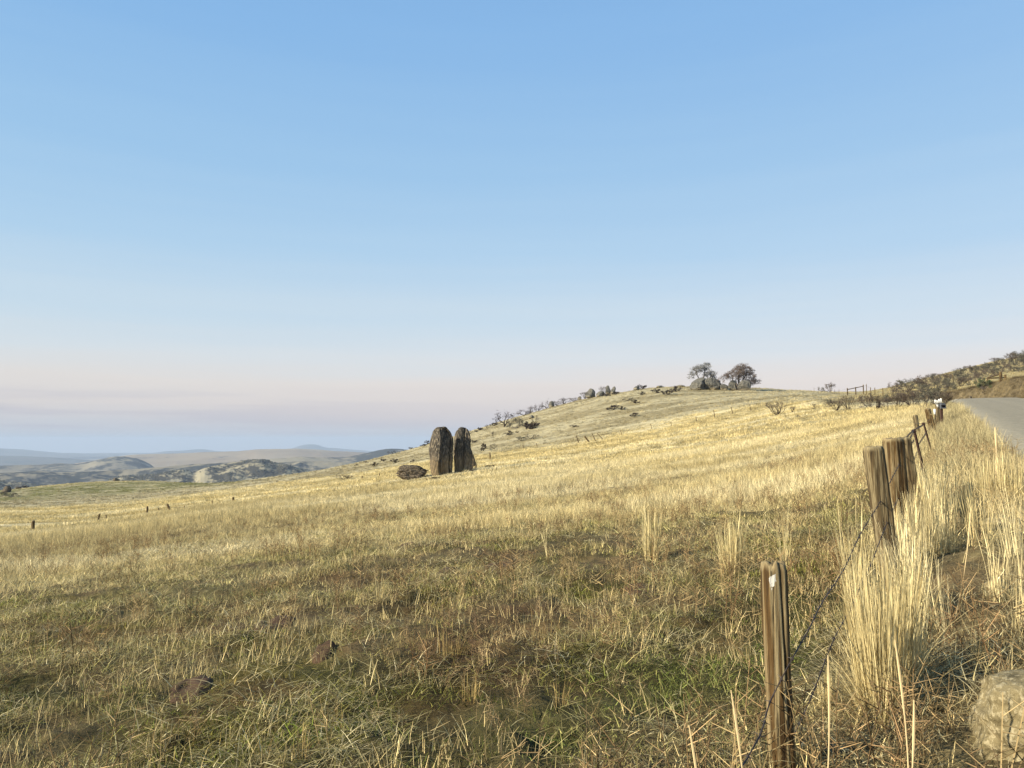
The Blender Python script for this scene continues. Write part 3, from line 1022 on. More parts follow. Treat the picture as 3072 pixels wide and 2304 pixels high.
    scatter('hillside_grass', 'tuft_far', P, T, rng.uniform(0.7, 1.2, len(x)), 'short pale grass on the rounded hill and the left knoll', 0.1)
    # rye grass along the fence and the verge
    n = 3600
    fy = rng.uniform(4.6, 62, n) ** 1.0
    fx = np.interp(fy, FXY[:, 1], FXY[:, 0])
    off = rng.uniform(-0.1, 3.6, n) * np.clip(fy / 16, 0.35, 1.0)
    x = fx + off; y = fy
    dn = sst(0.40, 0.58, fbm(x * 0.9, y * 0.6, oct=3, seed=201))
    dn = np.where(y < 10.0, dn * np.exp(-np.maximum(off, 0) / 0.45) * 1.3, dn * np.exp(-np.maximum(off - 1.0, 0) / 1.6))
    s, t = road_st(x, y)
    ok = (t < -1.7 - 0.02 * fy) & (rng.uniform(0, 1, n) < dn) & ((x / y) < 0.72)
    x, y = x[ok], y[ok]
    P = np.stack([x, y, H(x, y) - 0.01], 1)
    T = mx(GOLD, STRAW, rng.uniform(0, 1, len(x))) * rng.uniform(0.85, 1.25, (len(x), 1))
    scatter('verge_rye_grass', 'rye', P, T, rng.uniform(0.45, 0.85, len(x)) * (1 - 0.35 * sst(14, 40, y)), 'tall straw coloured rye grass along the fence and road verge', 0.08, nvar=5)
    # coarse dry growth on the bank beyond the road
    n = 9000
    s = rng.uniform(12, 114, n); t = RW + rng.uniform(0.8, 7, n)
    t2 = t - 0.03 * np.maximum(s - 86, 0) ** 2
    x = RX + RDX * s + RDY * t2; y = RY + RDY * s - RDX * t2
    P = np.stack([x, y, H(x, y) - 0.01], 1)
    T = mx(np.array([0.085, 0.065, 0.038]), TANC * 0.95, rng.uniform(0, 1, n) * sst(0.3, 0.7, fbm(x / 2, y / 2, seed=205))) * rng.uniform(0.7, 1.3, (n, 1))
    scatter('bank_weeds', 'meadow', P, T, rng.uniform(0.7, 1.4, n), 'brown weeds and dry grass on the cut bank beyond the road', 0.25, hs=rng.uniform(0.5, 1.1, n))


grass()

# far scrub on the speckled hill
def scrub_far():
    m = mat_v('far_scrub_leaf', (0.05, 0.055, 0.04, 1), (0.10, 0.10, 0.08, 1))
    c = bpy.data.collections.new('far_scrub_clumps')
    for i in range(3):
        R = random.Random(i); bm = bmesh.new(); bmesh.ops.create_icosphere(bm, subdivisions=2, radius=1.0)
        me = bpy.data.meshes.new('far_scrub_clump')
        for v in bm.verts:
            v.co *= 0.75 + 0.5 * float(vn(v.co.x * 2 + i * 7, v.co.y * 2, v.co.z * 2, seed=i))
            v.co.z *= 0.7
        bm.to_mesh(me); bm.free(); me.materials.append(m)
        a = me.attributes.new('v', 'FLOAT', 'POINT'); a.data.foreach_set('value', [R.uniform(0, 1) for _ in me.vertices])
        c.objects.link(bpy.data.objects.new('far_scrub_clump', me))
    X, Y, Z, W = SCR
    X, Y, Z, W = X.ravel(), Y.ravel(), Z.ravel(), W.ravel()
    pr = sst(0.36, 0.62, fbm(X / 60, Y / 60, oct=4, seed=211) + (W - 0.5) * 0.4)
    p = rng.uniform(0, 1, len(X)) < pr * 0.8
    X, Y, Z = X[p], Y[p], Z[p]
    n = min(len(X), 15000); k = rng.permutation(len(X))[:n]
    P = np.stack([X[k] + rng.uniform(-6, 6, n), Y[k] + rng.uniform(-6, 6, n), Z[k]], 1)
    scatter('distant_scrub', None, P, np.ones((n, 3)), rng.uniform(0.8, 2.3, n), 'dark scrub freckling the distant hill across the valley', 0.1, coll=c, nvar=3)


scrub_far()

# ------------------------------------------------------------------ rocks
def ico(sub):
    bm = bmesh.new(); bmesh.ops.create_icosphere(bm, subdivisions=sub, radius=1.0)
    V = np.array([v.co[:] for v in bm.verts]); Fc = [tuple(v.index for v in f.verts) for f in bm.faces]
    bm.free()
    return V, Fc


ICO = {}


def rock_mesh(name, size, seed, mat, sub=4, boxy=3.0, rough=0.12, planes=5, prof=None, vert=0.0, bed=0.0, fine=0.03):
    if sub not in ICO: ICO[sub] = ico(sub)
    V, Fc = ICO[sub]; V = V.copy()
    R = np.random.default_rng(seed)
    n = (np.abs(V) ** boxy).sum(1) ** (-1 / boxy)
    V = V * n[:, None]
    for _ in range(planes):                       # chop flat faces
        d = R.normal(size=3); d[2] *= 0.5; d /= np.linalg.norm(d)
        k = R.uniform(0.55, 0.92) if boxy < 4 else R.uniform(0.72, 0.95)
        over = V @ d - k
        V = V - np.outer(np.maximum(over, 0) * 0.95, d)
    if prof: V = prof(V)
    elif boxy < 4:
        t = (V[:, 2] + 1) / 2; tp = R.uniform(0.15, 0.5); sk = R.uniform(-0.35, 0.35)
        V[:, 0] = V[:, 0] * (1 - tp * t) + sk * t; V[:, 1] = V[:, 1] * (1 - tp * t)
        V[:, 2] += 0.35 * V[:, 0] * R.uniform(-1, 1) * t
    nn = V / np.maximum(np.linalg.norm(V, axis=1), 1e-6)[:, None]
    o = seed * 3.7
    dsp = (fbm(V[:, 0] * 1.5 + o, V[:, 1] * 1.5, V[:, 2] * 1.5, oct=4, seed=seed) - 0.5) * 2 * rough
    dsp += (fbm(V[:, 0] * 9 + o, V[:, 1] * 9, V[:, 2] * 7, oct=3, seed=seed + 5) - 0.5) * 2 * fine
    if vert:                                      # upright joints
        a = np.arctan2(V[:, 1], V[:, 0])
        c = np.abs(fbm(np.cos(a) * 2.2 + o, np.sin(a) * 2.2, V[:, 2] * 0.5, oct=3, seed=seed + 9) - 0.5) * 2
        dsp -= vert * (1 - sst(0.0, 0.13, c))
    if bed:                                       # bedding
        c = np.abs(fbm(V[:, 0] * 0.8 + o, V[:, 1] * 0.8, V[:, 2] * 5.5 + V[:, 0] * 0.9, oct=3, seed=seed + 12) - 0.5) * 2
        dsp -= bed * (1 - sst(0.0, 0.14, c))
    hor = nn.copy(); hor[:, 2] *= 0.5
    V = V + hor * dsp[:, None]
    lo, hi = V.min(0), V.max(0)
    V = (V - (lo + hi) / 2) / ((hi - lo) / 2)
    V = V * np.array(size)[None, :] / 2
    V[:, 2] += size[2] / 2 * 0.86
    return mesh_of(name, V, Fc, [mat], sub >= 4)


M_TUFF = mat_rock('pillar_stone', (0.012, 0.013, 0.013), (0.070, 0.060, 0.047), (0.24, 0.20, 0.14), 1.6, (0.25, 0.185, 0.105), 1.7, 1.8, 0.57)
M_DARKROCK = mat_rock('dark_boulder_stone', (0.018, 0.017, 0.016), (0.075, 0.06, 0.045), (0.26, 0.21, 0.13), 2.6, None, 1, 0.5, 0.56)
M_GREYROCK = mat_rock('grey_boulder_stone', (0.03, 0.032, 0.03), (0.11, 0.105, 0.09), (0.28, 0.265, 0.20), 1.3, (0.27, 0.23, 0.15), 0.6, 1.3, 0.60)
M_LICHEN = mat_rock('lichened_roadside_stone', (0.07, 0.055, 0.026), (0.19, 0.155, 0.082), (0.33, 0.28, 0.17), 9.0, None, 1, 1.0, 0.55, 0.0)
ROCKG = 'boulders standing on the slope'


def put_rock(px, py, wpx, hpx, mesh_kw, label, name='boulder', mat=None, depth_ratio=0.8, sink=0.0, rmin=1.2, rmax=650, rz=0.0, cat='boulder', dy=0.0):
    x, y, z, d = hit(px, py, rmin, rmax)
    y2 = y + dy
    if dy: z = hz(x, y2)
    w = wpx * d / F; h = hpx * d / F
    me = rock_mesh(name, (w, w * depth_ratio, h * 1.08), mesh_kw.pop('seed', 1), mat or M_GREYROCK, **mesh_kw)
    o = obj(name, me, None, (x, y2, z - sink * h))
    o.rotation_euler = (0, 0, rz)
    tag(o, label, cat)
    return o


def prof_left(V):
    V = V.copy(); z = V[:, 2]
    t = (z + 1) / 2
    # foot drawn in on the left, shoulders rounded, crown off centre
    kx = np.interp(t, [0, 0.1, 0.35, 0.6, 0.8, 0.92, 1.0], [0.84, 0.84, 0.93, 1.0, 0.92, 0.74, 0.44])
    cx = np.interp(t, [0, 0.2, 0.5, 0.8, 1.0], [0.20, 0.12, -0.05, 0.0, 0.0])
    V[:, 0] = V[:, 0] * kx + cx; V[:, 1] = V[:, 1] * kx
    # deep cleft down the face
    cl = np.exp(-((V[:, 0] - 0.02 - 0.05 * np.sin(z * 4)) / 0.07) ** 2) * (V[:, 1] < 0) * (1 - 0.5 * sst(0.3, 0.9, t))
    V[:, 1] += cl * 0.45
    V[:, 0] += 0.07 * (fbm(z * 2.3, z * 0 + 3, oct=3, seed=8) - 0.5) * 2
    # right half stands back from the left slab
    V[:, 1] += np.where(V[:, 1] < 0, 0.5, 0) * sst(0.05, 0.2, V[:, 0])
    return V


def prof_right(V):
    V = V.copy(); z = V[:, 2]; t = (z + 1) / 2
    kx = np.interp(t, [0, 0.15, 0.5, 0.75, 0.9, 1.0], [1.0, 1.0, 1.0, 0.94, 0.80, 0.46])
    cx = np.interp(t, [0, 0.4, 0.8, 1.0], [0.08, 0.0, -0.04, -0.06])
    V[:, 0] = V[:, 0] * kx + cx; V[:, 1] = V[:, 1] * kx
    V[:, 1] += np.exp(-((V[:, 0] - 0.15 - 0.08 * z) / 0.08) ** 2) * (V[:, 1] < 0) * 0.3
    sh = sst(0.55, 0.65, V[:, 0]) * (1 - sst(0.45, 0.6, t))
    V[:, 0] += sh * 0.22
    return V


def rocks():
    put_rock(440.5, 474.5, 25, 49, dict(seed=11, sub=6, boxy=9.0, rough=0.15, planes=5, prof=prof_left, vert=0.10, fine=0.06),
             'taller left stone pillar of the pair in the golden meadow', 'standing_rock', M_TUFF, 0.8, 0.03, cat='standing rock')
    put_rock(463, 471.5, 20, 45.5, dict(seed=23, sub=6, boxy=7.0, rough=0.15, planes=5, prof=prof_right, vert=0.11, fine=0.07),
             'right stone pillar of the pair, rounded top and tan foot', 'standing_rock', M_TUFF, 0.85, 0.03, cat='standing rock')
    put_rock(472.5, 468, 9, 14, dict(seed=31, sub=5, boxy=3, rough=0.14, vert=0.1), 'small rock leaning against the right stone pillar', 'boulder', M_TUFF, 1.0, 0.05)
    put_rock(411.5, 479, 31, 15, dict(seed=37, sub=6, boxy=3.6, rough=0.2, planes=6, bed=0.14, fine=0.10), 'low dark layered boulder left of the stone pillars', 'boulder', M_DARKROCK, 0.7, 0.08)
    # round the two trees on the hill
    for px, py, w, h, s, lb in [
        (698, 387.2, 17, 13.3, 41, 'large grey boulder under the pale left hilltop tree'),
        (712.5, 387.2, 17, 12.3, 43, 'peaked boulder right of the large one, below the pale tree'),
        (724.5, 388.4, 9, 6.4, 45, 'small low boulder between the two hilltop boulder groups'),
        (733.5, 389.8, 12, 10.6, 47, 'wedge shaped boulder at the left foot of the rust coloured tree'),
        (744.5, 390.4, 14, 11, 49, 'wide pale footed boulder under the rust coloured hilltop tree')]:
        put_rock(px, py, w, h, dict(seed=s, sub=5, boxy=2.2, rough=0.26, planes=9, vert=0.08, fine=0.06), lb, 'boulder', M_GREYROCK, 0.8, 0.05, rmax=246)
    for px, py, w, h, s, lb in [
        (590, 397.6, 10.5, 9.6, 53, 'biggest grey boulder on the ridge left of the hilltop trees'),
        (600.5, 396.4, 9.5, 5.6, 55, 'low sloping rock right of the biggest ridge boulder'),
        (608, 393.8, 5.6, 9, 57, 'tall narrow rock of the right hand pair on the ridge'),
        (613, 393.6, 5.6, 7.6, 59, 'rounder right rock of the right hand pair on the ridge'),
        (551.5, 406.3, 6, 6.5, 61, 'dark pointed rock among the leafless scrub on the ridge'),
        (579.5, 399.6, 4, 3.6, 63, 'small dark triangular rock on the ridge skyline'),
        (636.5, 389.6, 7, 3.8, 65, 'low skyline rock with a dark bush beside it'),
        (660, 386.9, 9, 2.4, 67, 'flat skyline slab midway to the hilltop trees'),
        (680, 386.6, 10, 2.4, 69, 'flat skyline slab nearest the hilltop boulders'),
        (531, 418.5, 6, 3.5, 71, 'low pale rock in the scrub below the skyline on the lower ridge')]:
        put_rock(px, py, w, h, dict(seed=s, sub=4, boxy=2.1, rough=0.28, planes=9, vert=0.06), lb, 'boulder', M_GREYROCK, 0.9, 0.06, rmax=275)
    # left knoll
    put_rock(115.5, 478.3, 6, 3.0, dict(seed=73, sub=4, boxy=3), 'small dark rock alone on top of the green knoll', 'boulder', M_DARKROCK, 0.9, 0.0)
    put_rock(6.5, 492, 7.2, 6.4, dict(seed=75, sub=4, boxy=3), 'dark block of rock at the left end of the green knoll', 'boulder', M_DARKROCK, 0.9, 0.05)
    put_rock(18, 484.6, 5, 1.8, dict(seed=77, sub=3, boxy=3), 'flat reddish rock low on the left end of the knoll', 'boulder', M_DARKROCK, 0.9, 0.0)
    put_rock(28, 483.0, 2.6, 1.3, dict(seed=79, sub=3, boxy=3), 'tiny rock right of the flat reddish one on the knoll', 'boulder', M_DARKROCK, 0.9, 0.0)
    # roadside
    p = at(1060, 786, 3.4); zz = hz(p.x, p.y)
    o = obj('boulder', rock_mesh('boulder', (0.72, 0.78, 0.47), 83, M_LICHEN, sub=6, boxy=2.3, rough=0.16, planes=5, fine=0.05), None, (p.x + 0.01, p.y, zz - 0.21)); o.rotation_euler = (0, 0, 0.5)
    tag(o, 'large lichened boulder cut by the bottom right corner', 'boulder')
    put_rock(1004, 595, 36, 20, dict(seed=87, sub=5, boxy=2.6, rough=0.16, bed=0.05), 'half buried grey stone on the verge above the corner boulder', 'boulder', M_LICHEN, 0.8, 0.25)
    put_rock(1008, 527, 44, 14, dict(seed=89, sub=5, boxy=2.6, rough=0.16), 'long low stone on the verge behind the half buried one', 'boulder', M_LICHEN, 0.7, 0.25)
    put_rock(906, 590, 11, 8, dict(seed=91, sub=4, boxy=2.6), 'small grey stone in the straw right of the second wooden posts', 'boulder', M_LICHEN, 0.9, 0.2)
    put_rock(970.5, 398.4, 3.4, 3.2, dict(seed=93, sub=3, boxy=3), 'small black rock at the far edge of the gravel road', 'boulder', M_DARKROCK, 0.9, 0.0, rmin=80, rmax=110)


rocks()

# earth mounds, built as low heaps lying on the sheet
def mounds():
    m = mat_plain('mound_earth', (0.062, 0.038, 0.022), 0.95, scale=18.0, amt=0.9)
    for k, (x, y, r, h, lb) in enumerate(mound_pos):
        n = 26
        g = np.linspace(-1, 1, n); X, Y = np.meshgrid(g, g, indexing='ij')
        q = X ** 2 + Y ** 2
        wx = x + X * r; wy = y + Y * r * 1.5
        e = sst(1.0, 0.15, q * (0.7 + 0.6 * vn(wx * 6, wy * 6, seed=k)))
        Z = H(wx, wy) - 0.04 + (h * 0.6 + 0.045) * e + (fbm(wx * 22, wy * 22, oct=3, seed=k + 3) - 0.5) * 0.035 * e
        V = np.stack([(wx - x).ravel(), (wy - y).ravel(), Z.ravel() - hz(x, y)], 1)
        Fc = [(i * n + j, (i + 1) * n + j, (i + 1) * n + j + 1, i * n + j + 1) for i in range(n - 1) for j in range(n - 1)]
        o = obj('earth_mound', mesh_of('earth_mound', V, Fc, [m], True), None, (x, y, hz(x, y)))
        tag(o, lb, 'earth mound', 'bare earth mounds in the field')


mounds()

# ------------------------------------------------------------------ fence in the foreground
M_WOODB = mat_wood('brown_weathered_wood', (0.014, 0.008, 0.004), (0.075, 0.043, 0.014), (0.30, 0.24, 0.13))
M_WOODG = mat_wood('grey_weathered_wood', (0.025, 0.017, 0.009), (0.085, 0.06, 0.028), (0.28, 0.23, 0.13))
M_RUST = mat_plain('rusty_steel', (0.05, 0.027, 0.02), 0.75, scale=30, amt=0.7)
M_WIRE = mat_plain('rusty_wire', (0.04, 0.032, 0.03), 0.6, scale=40, amt=0.5)
M_WHITE = mat_plain('white_plastic', (0.62, 0.62, 0.60), 0.5, scale=20, amt=0.15)
M_GREYM = mat_plain('dull_grey_metal', (0.07, 0.075, 0.085), 0.6, scale=8, amt=0.3)


def post_mesh(name, bot, top, w, d, seed, mat, nz=90, na=56, square=3.5, gr=0.10, pale_a=None, white=False, jag=0.03, taper=0.95, top_groove=0.6):
    bot = Vector(bot); top = Vector(top); L = (top - bot).length
    R = np.random.default_rng(seed)
    a = np.linspace(0, 2 * math.pi, na, endpoint=False)
    Z = np.linspace(0, 1, nz)
    A, T = np.meshgrid(a, Z, indexing='xy')         # rows: height
    ca, sa = np.cos(A), np.sin(A)
    base = (np.abs(ca) ** square + np.abs(sa) ** square) ** (-1 / square)
    # splits: narrow deep grooves that wander a little up the post
    gv = np.zeros_like(A)
    for k in range(9):
        a0 = R.uniform(0, 2 * math.pi); wd = R.uniform(0.05, 0.12); dp = R.uniform(0.3, 1.0)
        wob = 0.05 * np.sin(T * R.uniform(2, 6) + R.uniform(0, 6))
        dd = (A - a0 - wob + math.pi) % (2 * math.pi) - math.pi
        lo, hi = sorted(R.uniform(-0.2, 1.2, 2)); 
        ext = sst(lo - 0.1, lo + 0.1, T) * (1 - sst(hi, hi + 0.15, T)) if hi - lo > 0.3 else np.ones_like(T)
        gv = np.maximum(gv, np.exp(-(dd / wd) ** 2) * dp * ext)
    fine = (fbm(ca * 11 + seed, sa * 11, T * L * 2.0, oct=4, seed=seed, gain=0.7) - 0.5) * 1.7
    big = fbm(ca * 1.3 + seed, sa * 1.3, T * 1.5, oct=2, seed=seed + 3) - 0.5
    rad = base * (1 - gv * gr * 2.0 + fine * 0.12 + big * 0.20) * (taper + (1 - taper) * (1 - T))
    # ragged worn head
    rad = rad * (1 - 0.10 * sst(0.975, 1.0, T))
    zt = T * L + sst(0.93, 1.0, T) * ((fbm(ca * 2 + 9, sa * 2, oct=3, seed=seed + 8) - 0.5) * 2 * jag - gv * 0.012 * top_groove)
    ax = (top - bot).normalized(); ux = Vector((1, 0, 0)); ux = (ux - ax * ux.dot(ax)).normalized(); uy = ax.cross(ux)
    V = []; 
    for i in range(nz):
        for j in range(na):
            V.append(ux * (ca[i, j] * rad[i, j] * w / 2) + uy * (sa[i, j] * rad[i, j] * d / 2) + ax * zt[i, j])
    Fc = [(i * na + j, i * na + (j + 1) % na, (i + 1) * na + (j + 1) % na, (i + 1) * na + j) for i in range(nz - 1) for j in range(na)]
    c0 = (nz - 1) * na
    ztop = float(zt[-1].mean())
    grv = list(gv.ravel()); 
    pal = np.zeros_like(A)
    if pale_a is not None:
        for a0, wd, am in pale_a:
            dd = (A - a0 - 0.07 * np.sin(T * 3.2 + 0.5) + math.pi) % (2 * math.pi) - math.pi
            pal = np.maximum(pal, np.exp(-(dd / wd) ** 4) * am * (0.75 + 0.5 * fbm(T * 9, A * 0 + a0, oct=2, seed=seed)))
    pal = np.maximum(pal, sst(0.97, 1.0, T) * 0.7)
    wht = np.zeros_like(A)
    if white:
        wht = sst(0.905, 0.935, T + 0.10 * (fbm(ca * 8, sa * 8, T * 3, oct=3, seed=4) - 0.5)) * (1 - sst(0.955, 0.975, T)) * np.exp(-(((A - 4.35 + math.pi) % (2 * math.pi) - math.pi) / 0.33) ** 2) * 1.1 * (0.5 + vn(ca * 9, sa * 9, T * 60, seed=2))
    for rr, dz in ((0.62, 0.006), (0.3, -0.004)):
        for j in range(na):
            V.append(ux * (ca[-1, j] * rad[-1, j] * w / 2 * rr) + uy * (sa[-1, j] * rad[-1, j] * d / 2 * rr) + ax * (zt[-1, j] * 0.5 + ztop * 0.5 + dz + float(R.normal(0, 0.003))))
    V.append(ax * ztop)
    for k in range(2):
        b0 = c0 if k == 0 else c0 + na * k
        b1 = c0 + na * (k + 1)
        Fc += [(b0 + j, b0 + (j + 1) % na, b1 + (j + 1) % na, b1 + j) for j in range(na)]
    b = c0 + 2 * na; e = len(V) - 1
    Fc += [(b + j, b + (j + 1) % na, e) for j in range(na)]
    ex = len(V) - nz * na
    me = mesh_of(name, [tuple(v) for v in V], Fc, [mat], True,
                 {'groove': ('FLOAT', grv + [0.2] * ex), 'pale': ('FLOAT', list(pal.ravel()) + [0.6] * ex), 'white': ('FLOAT', list(wht.ravel()) + [0.0] * ex)})
    return me


def near_post(px1, py1, px0, py0, depth, w, d, seed, mat, parent, origin, label, name='wooden_post', dtop=0.0, **kw):
    top = at(px1, py1, depth + dtop); bot = at(px0, py0, depth)
    g = hz(bot.x, bot.y)
    k = (g - 0.25 - top.z) / (bot.z - top.z)       # carry the axis down into the soil
    bot = top + (bot - top) * k
    o = obj(name, post_mesh(name, bot, top, w, d, seed, mat, **kw), parent, bot - origin)
    if label: o['label'] = label
    return bot, top


def wire_pts(a, b, sag, n=30):
    out = []
    for i in range(n + 1):
        t = i / n
        p = a.lerp(b, t); p.z -= sag * 4 * t * (1 - t)
        out.append(p)
    return out


def fence_near():
    org = Vector((1.33, 3.7, hz(1.33, 3.7)))
    f = empty('barbed_wire_fence', org)
    tag(f, 'old barbed wire fence running from the bottom edge up the right side beside the road', 'fence')
    P = lambda *a, **k: near_post(*a, parent=f, origin=org, **k)
    P(773, 564, 783, 768, 3.7, 0.118, 0.11, 5, M_WOODB, label='nearest split wooden post with white droppings near its top and a pale ridge',
      square=4.0, gr=0.12, pale_a=[(4.85, 0.15, 1.0), (5.7, 0.2, 0.25), (3.3, 0.15, 0.5)], white=True, nz=150, na=84, jag=0.035)
    P(873.5, 447, 890, 567, 7.2, 0.185, 0.16, 15, M_WOODG, label='left post of the thick weathered trio, its right edge bleached white',
      square=4.5, gr=0.10, pale_a=[(5.75, 0.16, 0.9), (3.4, 0.2, 0.5)], nz=110, na=64, jag=0.012)
    P(893, 438.5, 900, 525, 8.6, 0.22, 0.18, 25, M_WOODB, label='broad darkest middle post of the thick trio',
      square=3.5, gr=0.14, pale_a=[(3.5, 0.2, 0.55)], nz=110, na=64, jag=0.02)
    P(903.5, 437.5, 913, 492, 9.6, 0.15, 0.15, 35, M_WOODG, label='right leaning post of the thick trio with a pale right edge',
      square=3.5, gr=0.14, pale_a=[(5.9, 0.25, 0.8)], nz=90, na=56, jag=0.015)
    P(915, 415, 918, 434, 26, 0.16, 0.14, 45, M_WOODG, label='thin pale wooden post left of the leaning brown one', nz=40, na=28, pale_a=[(4.7, 1.0, 0.5)])
    P(927.3, 408.5, 932.2, 430, 27, 0.20, 0.18, 55, M_WOODB, label='leaning round brown post with a sloping brace stick', nz=50, na=32, square=2.2)
    P(931, 414, 936.5, 434, 26.5, 0.07, 0.07, 65, M_WOODB, label=None, name='brace_stick', nz=30, na=14, square=2.2)
    P(937.2, 402.5, 937.6, 422, 34, 0.16, 0.14, 75, M_WOODG, label='tall grey post carrying white tags', nz=40, na=24)
    P(934.9, 413.5, 935.8, 423, 31, 0.06, 0.05, 85, M_WOODG, label='thin stake with a white sleeve at its top', name='marker_stake', nz=20, na=12)
    # steel posts
    for (a, b, dep, lb) in (((913.5, 430), (923, 470), 13.5, 'dark rusty steel post just behind the thick wooden trio'),
                            ((923.2, 423), (929, 444), 19.5, 'short leaning steel post between the brown and the nearest steel one')):
        top = at(*a, dep); bot = at(*b, dep); g = hz(bot.x, bot.y)
        bot = top + (bot - top) * ((g - 0.2 - top.z) / (bot.z - top.z))
        mb = MB(); ax = (top - bot); L = ax.length; q = ax.to_track_quat('Z', 'Y').to_matrix()
        mb.box(ax / 2, (0.045, 0.007, L), 1, q); mb.box(q @ Vector((0, 0.018, 0)) + ax / 2, (0.007, 0.032, L * 0.998), 1, q)
        for i in range(18): mb.box(q @ Vector((0, -0.007, L * (0.25 + 0.04 * i))), (0.012, 0.012, 0.014), 1, q)
        mb.box(ax * 0.985, (0.06, 0.05, 0.05), 1, q)
        o = mb.build('steel_post', M_RUST, f, loc=bot - org); o['label'] = lb
    # wires with their barbs
    P1a = at(778, 690, 3.62); 
    strands = [
        [at(560, 1010, 1.9), at(748, 757, 3.1), at(770, 702, 3.60), at(792, 659, 3.62), at(809, 629, 4.05), at(823, 601, 4.6), at(844, 569, 5.5), at(861, 533, 6.4), at(880, 502, 7.10), at(899, 465, 8.45), at(913.9, 440, 13.4)],
        [at(640, 1100, 2.2), at(776, 775, 3.75), at(810, 700, 3.95), at(834, 639, 4.5), at(850, 610, 5.0), at(861, 585, 5.6), at(871, 564, 6.2), at(887, 523, 7.1), at(903, 487, 9.4), at(917, 452, 13.5)],
        [at(902, 442, 9.5), at(913.5, 430.5, 13.4), at(923, 425, 19.5), at(930, 419, 27)],
        [at(917, 447, 13.5), at(926, 433, 19.5), at(932, 424, 27), at(937.5, 414, 34)],
        [at(914.5, 423.5, 26), at(923.3, 424, 19.6)],
        [at(917, 427, 26), at(930, 422, 27), at(937, 416, 34)],
        [at(913.6, 431.5, 13.5), at(903, 452, 9.6)],
    ]
    bb = MB(); ws = []
    for k, st in enumerate(strands):
        # ease the polyline through its supports
        pts = []
        for i in range(len(st) - 1):
            n = max(4, int((st[i + 1] - st[i]).length / 0.12))
            for j in range(n):
                t = j / n
                p0 = st[max(i - 1, 0)]; p1 = st[i]; p2 = st[i + 1]; p3 = st[min(i + 2, len(st) - 1)]
                v = 0.5 * ((2 * p1) + (p2 - p0) * t + (2 * p0 - 5 * p1 + 4 * p2 - p3) * t * t + (3 * p1 - p0 - 3 * p2 + p3) * t ** 3)
                pts.append(v)
        pts.append(st[-1])
        lead = 4 if k < 2 else 0
        dmax = max(p.y for p in pts)
        mb = MB()
        off = [p - org for p in pts]
        # two twisted strands
        for ph in (0, math.pi):
            tw = []
            for i, p in enumerate(off):
                tw.append(p + Vector((math.cos(i * 1.9 + ph), 0, math.sin(i * 1.9 + ph))) * 0.0016)
            mb.tube(tw, 0.003 if k < 2 else 0.005, 4)
        w = mb.build('wire', M_WIRE, f)
        acc = 0; R = random.Random(k)
        bm_ = MB()
        for i in range(1, len(off)):
            acc += (off[i] - off[i - 1]).length
            if acc > 0.115 and pts[i].y < 20:
                acc = 0
                t = (off[i] - off[i - 1]).normalized(); u = t.cross(Vector((0, 0, 1))).normalized(); v = t.cross(u)
                c = off[i]
                for sgn in (0, 1, 2, 3):
                    q = sgn * 1.57 + R.uniform(-0.5, 0.5)
                    dr = (u * math.cos(q) + v * math.sin(q)) + t * R.uniform(-0.4, 0.4)
                    bm_.tube([c + t * 0.003 * sgn, c + t * 0.003 * sgn + dr * 0.024], [0.003, 0.0012], 3)
                bm_.tube([c - t * 0.007, c + t * 0.011], 0.0052, 5)
        if bm_.V:
            o = bm_.build('barbs', M_WIRE, w); o['kind'] = 'stuff'
    # white tags on the tall grey post
    for i, (px, py, hh) in enumerate(((935.1, 401.2, 3.0), (937.0, 401.8, 3.2), (939.0, 401.0, 3.8), (940.9, 400.6, 4.4))):
        c = at(px, py, 33.7); mb = MB(); s = 33.7 / F
        mb.tube([Vector((0, 0, -hh / 2 * s)), Vector((0.01, 0, 0)), Vector((0, 0, hh / 2 * s))], 0.033, 8)
        mb.tube([Vector((0, 0.03, -hh / 2 * s * 0.6)), Vector((0, 0.03, -hh / 2 * s * 1.3))], 0.02, 6)
        mb.build('white_tag', M_WHITE, f, loc=c - org, smooth=True)
    c = at(937, 404.5, 33.8); mb = MB(); s = 33.8 / F
    mb.tube([Vector((-0.05, 0, 0.10)), Vector((-0.02, 0, 0.05)), Vector((0.02, 0, -0.02)), Vector((0.04, 0, -0.12))], [0.045, 0.05, 0.05, 0.04], 8)
    mb.build('white_sleeve', M_WHITE, f, loc=c - org, smooth=True)
    c = at(934.7, 411.7, 30.8); mb = MB(); mb.tube([Vector((0, 0, 0.11)), Vector((0, 0, -0.11))], 0.045, 8)
    mb.build('white_sleeve', M_WHITE, f, loc=c - org, smooth=True)
    mb = MB(); mb.tube([Vector((-0.16, 0, 0)), Vector((0.16, 0, 0))], 0.018, 6)
    mb.build('cross_bar', M_RUST, f, loc=at(938.3, 402.9, 33.75) - org)
    # grey box behind the tagged post
    x, y, z, d = hit(941, 411, 36, 60)
    e = empty('metal_box', (x, y, z)); tag(e, 'dull grey metal box on a post behind the white tags', 'box')
    y = 36.0; c = at(941.2, 407.0, y); x = c.x; z = hz(x, y); e.location = (x, y, z); zc = c.z - z
    mb = MB(); mb.box((0, 0, zc), (0.25, 0.4, 0.16)); mb.tube([(0, -0.2, zc + 0.08), (0, 0.2, zc + 0.08)], 0.11, 12)
    mb.build('box_body', M_GREYM, e)
    mb = MB(); mb.box((0, 0, zc / 2 - 0.12), (0.1, 0.1, zc + 0.05)); mb.build('box_post', M_RUST, e)


fence_near()


